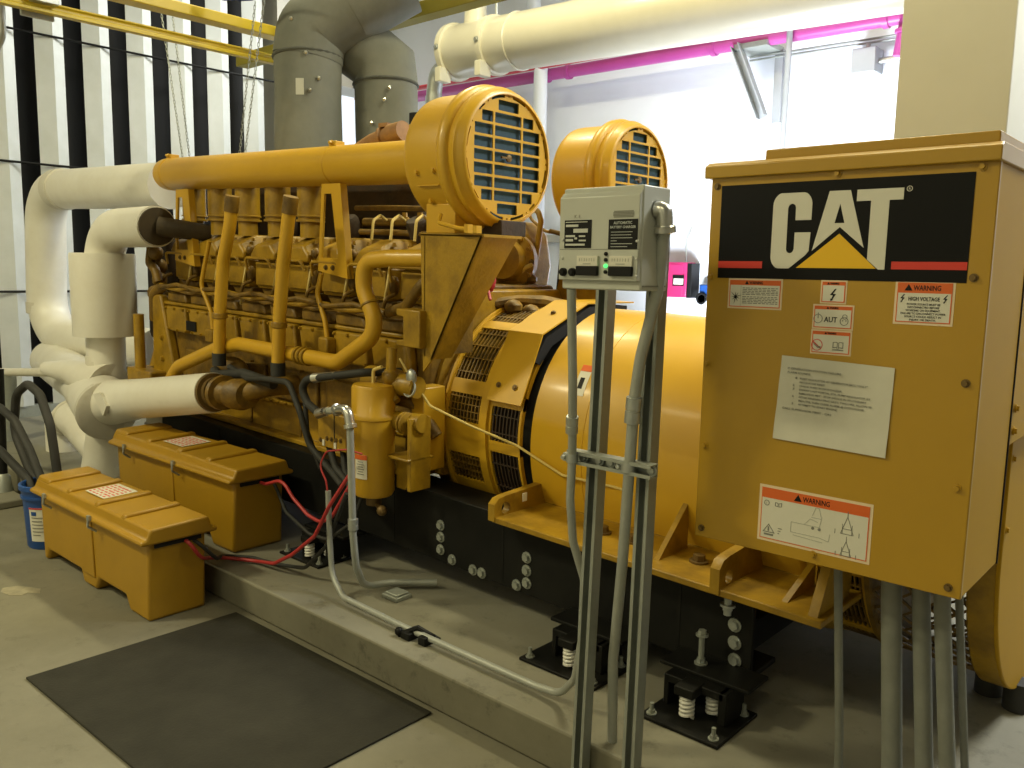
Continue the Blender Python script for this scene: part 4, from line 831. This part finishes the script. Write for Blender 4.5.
# starter and small plumbing near the filter
G(MB().lathe([(.02,0), (.062,.01), (.065,.20), (.05,.22), (.05,.34)], (-3.12,2.50,1.055), (1,0,0), 22).ball((-2.92,2.46,1.09), .04, 10), 'starter_motor', 'engine')
G(MB().tube([(-2.92,2.47,1.22), (-2.92,2.46,1.02), (-2.88,2.46,.98)], .024, 12, .04), 'oil_riser', 'engine')
G(MB().ring((-2.80,2.47,1.05), (0,-1,.3), .035, .005, 18, 6).ball((-2.80,2.48,1.10), (.03,.02,.04), 10), 'valve_loop', 'galv')
G(MB().tube([(-3.05,2.52,.98), (-2.88,2.58,.96), (-2.78,2.62,.82)], .03, 12, .08), 'oil_hose', 'grimy')
G(MB().prism([(-2.88,1.235), (-2.88,1.26), (-2.835,1.265), (-2.835,1.365), (-2.88,1.37), (-2.88,1.40), (-2.725,1.40), (-2.725,1.235)], (0,2.46,0), (1,0,0), (0,0,1), (0,.10,0)), 'governor_box', 'engine', bevel=.006)
# oil filter canister
fx, fy = -2.965, 2.40
fc = G(MB().lathe([(.02,.545), (.085,.55), (.096,.57), (.098,.90), (.104,.905), (.104,.925), (.098,.93), (.098,1.04), (.09,1.055), (.02,1.06)], (fx,fy,0), (0,0,1), 36), 'filter_canister', 'yellow', sharp=50)
G(MB().cyl((fx,fy,.50), (fx,fy,.55), .035, n=16).cyl((fx+.02,fy,.505), (fx+.09,fy-.03,.50), .012, n=10).ball((fx+.10,fy-.035,.50), .024, 12), 'drain_cock', 'bronze', fc)
fl = MB().arcpatch(0, .052, 0, 1, 0, 0, 0, 0) if False else MB()
n = 8; vs = []
for rr in (.099, .1005):
    for z in (.64, .75):
        for k in range(n+1): a = radians(-92 + 36*k/n); vs.append((fx+rr*cos(a), fy+rr*sin(a), z))
m = n+1; fl.add(vs, [(k,k+1,m+k+1,m+k) for k in range(n)] + [(2*m+k,3*m+k,3*m+k+1,2*m+k+1) for k in range(n)])
flo = G(fl, 'filter_label', 'decal', fc)
fl = MB(); vs = []
for rr in (.100, .1015):
    for z in (.728, .75):
        for k in range(n+1): a = radians(-92 + 36*k/n); vs.append((fx+rr*cos(a), fy+rr*sin(a), z))
fl.add(vs, [(k,k+1,m+k+1,m+k) for k in range(n)] + [(2*m+k,3*m+k,3*m+k+1,2*m+k+1) for k in range(n)])
G(fl, 'label_heading', 'orange', flo)
mb = MB()
for i in range(6): mb.obox((fx+.1012*cos(radians(-74)), fy+.1012*sin(radians(-74)), .718-.011*i), (.035 if i % 2 else .026, .002, .003), (sin(radians(74)), cos(radians(74)), 0), (-cos(radians(74)), sin(radians(74)), 0))
G(mb, 'label_print', 'greyink', flo)
G(MB().tube([(fx+.0,fy,1.06), (fx+.0,fy,1.12), (fx+.06,fy,1.14)], .008, 8, .02), 'filter_vent', 'wire', fc)
G(MB().cyl((-2.90,2.46,.895), (-2.72,2.48,.905), .042, n=18), 'filter_pipe', 'engine'); G(MB().box(-2.88,-2.735,2.40,2.56,.735,.750).prism([(-2.88,.74), (-2.75,.74), (-2.78,.62), (-2.82,.585), (-2.88,.585)], (0,2.46,0), (1,0,0), (0,0,1), (0,.05,0)), 'filter_bracket', 'engine', bevel=.006); G(MB().box(-2.76,-2.735,2.42,2.54,.60,.93), 'filter_flange', 'engine', bevel=.004)
for k in (-2.82,-2.80): G(MB().lathe([(.045,-.006), (.05,-.004), (.05,.004), (.045,.006)], (k+.02,2.44,.90), (1,0,0), 18), 'hose_clamp', 'engine')
jbx = G(MB().box(-3.335,-3.115,2.36,2.50,.715,.885), 'terminal_box', 'engine', bevel=.006); 
for x, z in ((-3.31,.745), (-3.26,.76), (-3.225,.762), (-3.19,.764), (-3.155,.766)): G(MB().bolt((x,2.36,z), (0,-1,0), .008, .008), 'box_gland', 'bronze', jbx)
for x in (-3.285, -3.195): G(MB().box(x-.008,x+.008,2.355,2.36,.722,.75), 'box_label', 'decal', jbx)
G(MB().box(-3.205,-3.20,2.358,2.362,.716,.884), 'box_seam', 'dark', jbx)
G(MB().tube([(-3.30,2.40,.715), (-3.22,2.38,.62), (-3.05,2.36,.55)], .018, 10, .05).tube([(-3.22,2.42,.715), (-3.16,2.39,.60), (-3.0,2.4,.55)], .016, 10, .05), 'box_cable', 'rubber', jbx)
# black hoses on the engine side
hs = MB().tube([(-2.99,2.163,.984), (-3.10,2.20,.955), (-3.215,2.28,.935), (-3.33,2.30,.965), (-3.375,2.30,1.03), (-3.33,2.30,1.078), (-3.22,2.31,1.098), (-3.00,2.38,1.135), (-2.95,2.55,1.13)], .019, 12, .06).build('oil_hose', 'rubber', gs)
for a, b in (((-3.11,2.205,.953), (-2.97,2.158,.988)), ((-3.28,2.305,1.088), (-3.15,2.333,1.110))): MB().cyl(a, b, .0245, .020, 14).build('hose_fitting', 'chrome', hs)
MB().tube([(-4.30,2.46,1.04), (-4.05,2.42,1.00), (-3.86,2.40,1.02), (-3.60,2.38,1.03), (-3.48,2.36,.90), (-3.42,2.37,.74), (-3.30,2.38,.66), (-3.12,2.34,.60)], .016, 10, .10).build('engine_cable', 'rubber', gs)
MB().tube([(-4.48,2.47,1.00), (-4.40,2.44,.985), (-4.12,2.44,1.02), (-3.86,2.46,.985)], .028, 12, .08).build('drain_hose', 'rubber', gs)
MB().tube([(-3.47,2.38,1.0), (-3.45,2.38,.80), (-3.40,2.42,.62)], .012, 8, .06).build('engine_cable', 'rubber', gs)

# air cleaners
def air_cleaner(y, detail=True):
    z, x1 = 2.062, -2.485
    a = G(MB().lathe([(.10,0), (.22,.006), (.268,.018), (.280,.035), (.283,.06), (.283,.245), (.297,.25), (.309,.262), (.311,.29), (.302,.305), (.288,.312), (.288,.322), (.297,.33), (.297,.352), (.284,.362), (.280,.385), (.272,.392), (.262,.393), (.262,.345), (0,.345)], (x1-.393,y,z), (1,0,0), 72), 'air_cleaner', 'yellow', sharp=50)
    G(MB().lathe([(0,0), (.258,0), (.258,.004), (0,.004)], (x1-.030,y,z), (1,0,0), 48), 'filter_element', 'bluefilter', a)
    loops = [circ(0,0,.268,64)]
    # columns: three, with the centre one widest
    cw, gp = .168, .0105
    def slot(ya, yb, za, zb_): loops.append(rrect(ya, yb, za, zb_, .004, 2))
    rh, gv = .0435, .0100
    for r_ in range(-4, 5):
        zc = r_*(rh+gv) + .0
        hw = cw/2 if abs(r_) < 4 else .064; slot(-hw, hw, zc-rh/2, zc+rh/2)
        if abs(r_) <= 3:
            half = sqrt(.238**2 - (abs(zc)+rh/2*.6)**2)
            w_ = min(half, .208)
            slot(cw/2+gp, w_, zc-rh/2, zc+rh/2); slot(-w_, -cw/2-gp, zc-rh/2, zc+rh/2)
    nS = 12
    for k in range(nS):
        a0, a1 = radians(k*360/nS+5.5), radians((k+1)*360/nS-5.5); L = []
        if k % 3 == 1: a1 -= .16
        for i in range(7): t = a0+(a1-a0)*i/6; L.append((.261*cos(t), .261*sin(t)))
        for i in range(7): t = a1+(a0-a1)*i/6; L.append((.249*cos(t), .249*sin(t)))
        loops.append(L)
    for k in range(nS): loops.append(circ(.255*cos(radians(k*30)), .255*sin(radians(k*30)), .0045, 10))
    g_ = MB(); flat(g_, loops, (x1-.012,y,z), (0,1,0), (0,0,1), .006)
    gr = G(g_, 'grille_plate', 'yellow', a)
    G(MB().lathe([(.258,0), (.258,-.004), (0,-.004)], (x1-.016,y,z), (1,0,0), 40), 'inner_shadow_gap', 'dark', a) if False else None
    G(MB().lathe([(.016,0), (.016,.008), (.0,.012)], (x1-.008,y,z), (1,0,0), 10).box(x1-.006,x1+.004,y-.05,y+.012,z-.004,z+.004), 'wing_nut', 'bronze', a)
    if detail:
        for x, dz in ((-2.77,-.075), (-2.665,-.07), (-2.745,-.19), (-2.635,-.19)):
            dy = -sqrt(.283**2-dz*dz); G(MB().bolt((x,y+dy,z+dz), (0,-.95,dz), .010, .012), 'canister_bolt', 'yellow', a)
        G(MB().box(-2.78,-2.65,y-.2605,y-.2545,z-.132,z-.127), 'canister_weld', 'yellow', a)
        G(MB().box(-2.94,-2.895,y-.17,y-.12,z+.075,z+.20), 'service_gauge', 'ink', a, bevel=.004)
        G(MB().box(-2.935,-2.90,y-.172,y-.169,z+.125,z+.148), 'gauge_mark', 'sunyellow', a)
    return a
air_cleaner(2.755); air_cleaner(3.765, False)
for y in (2.755, 3.765):
    G(MB().box(-2.79,-2.61,y-.20,y+.12,1.735,1.86), 'cleaner_saddle', 'yellow', bevel=.004)
    if y < 3: G(MB().box(-2.61,-2.47,y-.06,y+.10,1.735,1.80), 'cleaner_shelf', 'sooty', bevel=.004)
# sheet steel bracket carrying the near air cleaner
bk = MB(); yb = 2.50
bk.prism([(-2.765,1.728), (-2.395,1.728), (-2.69,1.19), (-2.745,1.13)], (0,yb,0), (1,0,0), (0,0,1), (0,.01,0))
bk.add([(-2.395,yb,1.728), (-2.69,yb,1.19), (-2.69,yb+.12,1.19), (-2.395,yb+.22,1.728), (-2.405,yb,1.728), (-2.70,yb,1.19), (-2.70,yb+.12,1.19), (-2.405,yb+.22,1.728)],
       [(0,1,2,3), (4,7,6,5), (0,3,7,4), (0,4,5,1), (1,5,6,2), (2,6,7,3)])
bk.box(-2.765,-2.385,yb,yb+.23,1.722,1.734)
G(bk, 'cleaner_bracket', 'engine', sharp=20)
G(MB().box(-2.74,-2.735,yb,yb+.3,1.2,1.728), 'bracket_web', 'grimy')
G(MB().tube([(-2.66,2.52,1.81), (-2.62,2.47,1.775), (-2.50,2.46,1.755), (-2.45,2.46,1.75)], .009, 8, .02).box(-2.45,-2.43,2.45,2.48,1.735,1.77).box(-2.40,-2.38,2.45,2.48,1.735,1.765), 'bracket_handle', 'yellow')
# flywheel housing and side mount
G(MB().lathe([(.50,0), (.58,.02), (.58,.10), (.50,.13)], (-2.98,YC,.90), (1,0,0), 48), 'flywheel_housing', 'engine')
G(MB().prism([(-.56,.60), (-.56,1.0), (-.3,1.48), (.3,1.48), (.56,1.0), (.56,.60)], (-2.95,YC,0), (0,1,0), (0,0,1), (.10,0,0)), 'flywheel_plate', 'engine', bevel=.01)
fmn = G(MB().box(-2.885,-2.80,2.555,2.69,.655,1.045), 'engine_mount', 'yellow', bevel=.006)
G(MB().bolt((-2.80,2.60,.84), (1,0,0), .009, .006), 'mount_hole', 'dark', fmn)
# rear of engine seen through the gap below the far air cleaner
rc = G(MB().prism([(-.20,1.42), (-.24,1.60), (-.16,1.80), (.02,1.84), (.09,1.76), (.12,1.60), (.09,1.44)], (-3.10,3.48,0), (1,0,0), (0,0,1), (0,.20,0)), 'rear_casting', 'engine', bevel=.03, seg=3)
G(MB().lathe([(.13,0), (.15,.02), (.15,.06), (.11,.08), (.10,.14), (.0,.15)], (-3.07,3.46,1.62), (.25,-1,.05), 24), 'casting_flange', 'engine', rc)
for k in range(12):
    a = k*pi/6; G(MB().bolt((-3.055+.132*cos(a), 3.40+.03*cos(a), 1.62+.132*sin(a)), (.25,-1,.05), .011, .018), 'casting_bolt', 'bronze' if k % 3 == 0 else 'engine', rc)
for k in range(7):
    G(MB().ball((-3.24+.05*k, 3.45-.01*(k%2), 1.46+.035*((k*3)%4)), (.035,.03,.028), 10), 'casting_lump', 'grimy', rc)
for x, z in ((-3.22,1.72), (-3.18,1.50), (-2.99,1.52)): G(MB().tube([(x,3.44,z), (x+.03,3.40,z+.06), (x+.08,3.42,z+.09)], .011, 8, .03), 'casting_pipe', 'wire', rc)
G(MB().box(-3.20,-3.08,3.42,3.52,1.79,1.86), 'casting_cap', 'yellow', rc, bevel=.012)
G(MB().tube([(-3.18,3.55,1.90), (-2.99,3.55,1.90), (-2.965,3.55,1.84), (-3.0,3.55,1.62)], .016, 10, .04), 'rear_pipe', 'engine')
G(MB().tube([(-3.07,3.58,2.0), (-3.075,3.58,1.86), (-2.98,3.60,1.79), (-2.88,3.62,1.775)], .009, 8, .06), 'rear_pipe', 'engine')
G(MB().cyl((-2.94,3.60,1.79), (-2.83,3.64,1.765), .014, n=10), 'rear_sensor', 'bronze'); G(MB().tube([(-2.87,3.63,1.77), (-2.89,3.63,1.60), (-2.90,3.62,1.40)], .010, 8), 'sensor_cable', 'rubber')
for k in range(6):
    pts = [(-3.05+.09*i+.02*k, 2.92+.085*i+.05*k, 1.425-.012*k+.016*sin(i*2.3+k*1.7)) for i in range(6)]
    G(MB().tube(pts, [.026+.004*((i*5+k) % 3) for i in range(6)], 9), 'lagged_hose', 'grimy')
for k in range(5): G(MB().ball((-2.98+.07*k, 3.12+.05*(k % 3), 1.38+.02*(k % 2)), (.05,.045,.04), 10), 'hose_joint', 'grimy')
G(MB().prism([(-2.845,1.62), (-2.60,1.735), (-2.50,1.735), (-2.60,1.36), (-2.92,1.36)], (0,3.60,0), (1,0,0), (0,0,1), (0,.02,0)), 'far_bracket', 'engine')
G(MB().ball((-2.80,2.98,1.53), (.03,.03,.06), 12), 'red_cap', 'redpaint'); G(MB().tube([(-2.78,2.94,1.50), (-2.74,2.92,1.44)], .008, 8), 'red_cap_lead', 'redpaint')
# heat stained exhaust outlet behind the intake pipe
G(MB().tube([(-3.95,3.02,2.15), (-3.70,3.0,2.225), (-3.50,2.99,2.26)], .046, 16), 'exhaust_stub', 'rawpipe')
G(MB().lathe([(.046,-.012), (.058,-.008), (.058,.008), (.046,.012)], (-3.60,2.995,2.245), (1,0,.2), 16).box(-3.62,-3.55,2.97,3.02,2.295,2.315), 'exhaust_clamp', 'rawpipe')
G(MB().cyl((-3.54,2.99,2.256), (-3.44,2.99,2.268), .052, n=18), 'exhaust_flange', 'rawpipe')

# ------- alternator
ZB, RB = .85, .575
ab = G(MB().lathe([(.50,0), (.556,.004), (.575,.02), (.575,1.20), (.56,1.22), (.50,1.225)], (-2.31,YC,ZB), (1,0,0), 80), 'alternator_barrel', 'yellow', sharp=50)
G(MB().lathe([(.5752,-.003), (.577,-.002), (.577,.002), (.5752,.003)], (-2.02,YC,ZB), (1,0,0), 80), 'barrel_weld', 'yellow', ab)
bl = MB().arcpatch(-2.115, -2.06, 25, 39, .5755, .5765, YC, ZB); blo = G(bl, 'barrel_label', 'decal', ab)
G(MB().arcpatch(-2.115, -2.06, 36, 39, .5763, .5772, YC, ZB), 'label_heading', 'orange', blo)
G(MB().arcpatch(-2.10, -2.078, 28, 33, .5763, .5772, YC, ZB), 'label_mark', 'ink', blo)
def vent(x0, x1, wins, R, nbar=9, rows=4, name='vent_ring', gm='grimy'):
    ctrl = MB(); cuts = sorted(wins); a = -150.
    for w0, w1 in cuts + [(210., 210.)]:
        if w0 > a: ctrl.arcpatch(x0, x1, a, w0, R-.02, R, YC, ZB, max(3, int((w0-a)/5)))
        a = w1
    e = .012
    ctrl.arcpatch(x0, x0+e, -150, 210, R-.02, R, YC, ZB, 60); ctrl.arcpatch(x1-e, x1, -150, 210, R-.02, R, YC, ZB, 60)
    vo = G(ctrl, name, 'yellow', sharp=30)
    for w0, w1 in wins:
        b = MB()
        for k in range(nbar): xx = x0+e + (x1-x0-2*e)*(k+.5)/nbar; b.arcpatch(xx-.0028, xx+.0028, w0, w1, R-.016, R-.004, YC, ZB, max(3, int((w1-w0)/5)))
        for k in range(rows): aa = w0 + (w1-w0)*(k+.5)/rows; b.arcpatch(x0+e, x1-e, aa-.25, aa+.25, R-.016, R-.003, YC, ZB, 2)
        G(b, 'vent_grille', gm, vo)
    return vo
vent(-2.83, -2.605, [(-26,-12), (4,17), (24,54), (60,100), (-60,-38)], .560)
vent(-2.555, -2.365, [(-2,14), (-31,-7), (20,60), (66,110)], .560, nbar=8, rows=2, gm='sooty')
G(MB().lathe([(.54,0), (.575,.004), (.575,.048), (.54,.052)], (-2.606,YC,ZB), (1,0,0), 72), 'vent_rib', 'yellow')
G(MB().lathe([(.55,0), (.572,.003), (.572,.016), (.55,.02)], (-2.842,YC,ZB), (1,0,0), 72), 'vent_rib', 'yellow')
G(MB().lathe([(.50,0), (.50,.55)], (-2.84,YC,ZB), (1,0,0), 48), 'inner_core', 'dark')
# bent cover plate over the vent
cp = MB(); t_ = .006; A = [(2.705,1.015), (2.845,1.318), (3.17,1.449), (3.55,1.449)]
for (y0, z0), (y1, z1) in zip(A, A[1:]):
    nx_, nz_ = (z1-z0), -(y1-y0); L_ = sqrt(nx_**2+nz_**2); nx_, nz_ = nx_/L_*t_, nz_/L_*t_
    cp.add([(x, y+dy, z+dz) for x in (-2.552, -2.352) for (y, z) in ((y0,z0), (y1,z1)) for dy, dz in ((0,0), (nx_,nz_))],
           [(0,1,3,2), (4,6,7,5), (0,4,5,1), (2,3,7,6), (0,2,6,4), (1,5,7,3)])
cpo = G(cp, 'vent_cover', 'yellow', sharp=20)
for x, y, z in ((-2.505,2.735,1.085), (-2.41,2.735,1.085), (-2.45,3.04,1.40)): G(MB().bolt((x,y-.004,z), (0,-1,.4) if z < 1.3 else (0,-.4,1), .009, .008), 'cover_bolt', 'bronze', cpo)
G(MB().prism([(2.80,1.20), (2.88,1.30), (3.2,1.43), (3.5,1.43), (3.5,1.38), (3.2,1.38), (2.92,1.26), (2.84,1.18)], (-2.545,0,0), (0,1,0), (0,0,1), (.186,0,0)), 'cover_lining', 'dark', cpo)
# mounting feet, lugs and gussets
for s in (-1, 1):
    f = lambda d: YC + s*d
    y0, y1 = sorted((f(.84), f(.46)))
    ft = G(MB().box(-2.262,-.905,y0,y1,.578,.602), 'mounting_foot', 'engine', bevel=.004)  # darker engine paint holds brown dirt plus the barrel's shade as colour
    y0, y1 = sorted((f(.52), f(.50)))
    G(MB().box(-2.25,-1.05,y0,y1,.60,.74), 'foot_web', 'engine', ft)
    for xl_, zt_ in ((-2.262,.692), (-1.26,.715)):
        lp = [(.845,.585), (.845,.66), (.82,.682), (.78,.688), (.545,.70), (.53,.69), (.52,.585)]
        L2 = [(f(a), .585 + (b-.585)*(zt_-.585)/.115) for a, b in lp]
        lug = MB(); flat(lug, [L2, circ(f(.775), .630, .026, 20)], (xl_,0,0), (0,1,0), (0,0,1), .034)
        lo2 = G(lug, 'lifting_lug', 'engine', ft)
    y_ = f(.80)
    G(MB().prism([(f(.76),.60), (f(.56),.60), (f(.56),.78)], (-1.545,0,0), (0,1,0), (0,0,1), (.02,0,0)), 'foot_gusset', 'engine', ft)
    for x in (-1.84, -1.70, -1.42):
        G(MB().bolt((x,f(.66),.602), (0,0,1), .024, .028), 'foot_bolt', 'bronze', ft)
    if s < 0:
        lb_ = G(MB().box(-2.226,-2.2235,2.585,2.612,.645,.68), 'lug_label', 'decal', ft)
        G(MB().cyl((-1.24,2.50,.57), (-1.24,2.50,.50), .014, n=10).bolt((-1.24,2.50,.535), (0,0,-1), .018, .02), 'jacking_bolt', 'galv', ft)
        G(MB().prism([(2.72,.60), (2.50,.60), (2.72,.68)], (-1.06,0,0), (0,1,0), (0,0,1), (.02,0,0)), 'end_gusset', 'engine', ft)
        G(MB().prism([(2.46,.60), (2.72,.60), (2.78,1.0), (2.70,1.0)], (-.955,0,0), (0,1,0), (0,0,1), (.03,0,0)), 'end_bracket', 'engine', ft)
# rear vent, mesh guard and end housing
vent(-1.06, -.89, [(-80,-52), (-48,-20), (-14,14), (20,60)], .560, nbar=9, rows=3, name='rear_vent_ring')
G(MB().lathe([(.53,0), (.53,.14)], (-1.10,YC,ZB), (1,0,0), 40), 'rear_core', 'dark')
G(MB().lathe([(.545,0), (.575,.004), (.575,.02), (.545,.024)], (-.892,YC,ZB), (1,0,0), 64), 'rear_rib', 'grimy')
ms = MB(); R_ = .555; x0, x1 = -.87, -.585; nd = 44; nc = 8
for k in range(nd):
    for sgn in (-1, 1):
        pts = []
        for i in range(nc+1):
            th = 2*pi*(k + sgn*i*.42)/nd; pts.append((x0+(x1-x0)*i/nc, YC+R_*cos(th), ZB+R_*sin(th)))
        ms.tube(pts, .0055, 4, caps=False)
G(ms, 'mesh_guard', 'bronze', sharp=10)
G(MB().lathe([(.12,0), (.12,.32)], (-.86,YC,ZB), (1,0,0), 24), 'shaft_cover', 'blacksteel')
eh = G(MB().lathe([(.53,0), (.575,.0), (.58,.005), (.58,.075), (.53,.076), (.53,0)], (-.585,YC,ZB), (1,0,0), 80), 'end_housing', 'engine')
ep = MB(); loop = [(YC-.58,ZB+.42)] + [(YC-.58*cos(radians(a)), ZB+.58*sin(radians(a))) for a in range(0,-181,-6)] + [(YC+.58,ZB+.42)]
ep.prism(loop, (-.512,0,0), (0,1,0), (0,0,1), (.014,0,0))
G(ep, 'end_cover', 'panelside', eh, bevel=.004)
G(MB().bolt((-.498,YC-.555,.93), (1,0,0), .008, .008).bolt((-.498,YC-.555,1.14), (1,0,0), .008, .008), 'cover_screw', 'panelside', eh)
for x, y in ((-.60,3.24), (-.50,3.18)): 
    zb_ = .155 + GK*(x-GX); G(MB().cyl((x,y,zb_), (x,y,.30), .044, n=20), 'rubber_foot', 'rubber')
# pale lead running along the alternator
G(MB().tube([(-2.97,2.56,1.16), (-2.90,2.55,1.10), (-2.72,2.52,.98), (-2.55,2.60,.91), (-2.36,2.70,.84), (-2.10,2.69,.765), (-1.85,2.71,.765), (-1.62,2.73,.745), (-1.42,2.73,.75), (-1.2,2.7,.78)], .0055, 8, .05), 'sensor_lead', 'wire')

# ------------------------------------------------------------------ light
def area(name, loc, target, size, sy, power, col):
    l = bpy.data.lights.new(name, 'AREA'); l.shape = 'RECTANGLE'; l.size = size; l.size_y = sy; l.energy = power; l.color = col
    o = bpy.data.objects.new(name, l); COL.objects.link(o); o.location = loc
    o.rotation_euler = (Vector(target)-Vector(loc)).to_track_quat('-Z', 'Y').to_euler(); return o
WARM = (1, .905, .55)
for x, y, e in ((-5.9,-1.9,285), (-4.6,4.1,120), (-1.6,4.1,115), (.9,4.4,60), (-2.6,-2.8,66), (0.6,-2.8,50)):
    area('ceiling_light', (x, y, 5.45), (x, y, 0), 1.3, .4, e, WARM)
fb = area('floor_bounce_fill', (-3.3, 5.9, .25), (-2.7, 7.8, 2.3), 1.6, .8, 230, (.84,.91,1)); fb.data.spread = radians(120)  # added fill lamp without fixture, imitates daylight bouncing off the floor
area('daylight_door', (XL-.25, 7.05, 1.9), (0, 6.2, 1.6), 1.2, 3.4, 25, (.85,.92,1))
area('rear_floor_fill', (.7, 5.7, 5.3), (-.4, 3.2, 0), 1.6, 1.0, 300, (.92,.95,.95))  # added lamp to brighten the rear floor; the ceiling has no opening
lw = area('louver_fill', (-7.3, 7.2, 5.3), (-9.5, 3.6, 2.6), 1.2, .6, 75, (.96,.98,.93)); lw.data.spread = radians(110)  # added unseen fill lamp, whitens the right faces of the blades
w = bpy.data.worlds.new('sky'); SC.world = w; w.use_nodes = True
w.node_tree.nodes['Background'].inputs['Color'].default_value = (.85,.93,1,1); w.node_tree.nodes['Background'].inputs['Strength'].default_value = 1.2

# ------------------------------------------------------------------ camera and view
yaw, pit, rol, fpx = .726160332, .133037250, .0188397876, 844.672326
f = Vector((-sin(yaw)*cos(pit), cos(yaw)*cos(pit), -sin(pit))); r = Vector((cos(yaw), sin(yaw), 0)); u = r.cross(f)
r2 = r*cos(rol) + u*sin(rol); u2 = u*cos(rol) - r*sin(rol)
cam = bpy.data.cameras.new('camera'); co = bpy.data.objects.new('camera', cam); COL.objects.link(co)
cam.sensor_width = 36; cam.lens = fpx/1024*36; cam.clip_end = 60
co.matrix_world = Matrix(((r2.x,u2.x,-f.x,0), (r2.y,u2.y,-f.y,0), (r2.z,u2.z,-f.z,1.6), (0,0,0,1)))
SC.camera = co
SC.view_settings.view_transform = 'Standard'; SC.view_settings.look = 'None'; SC.view_settings.gamma = 1
SC.view_settings.use_curve_mapping = False; SC.view_settings.exposure = 0
SC.cycles.use_denoising = True
SC.cycles.max_bounces = 8
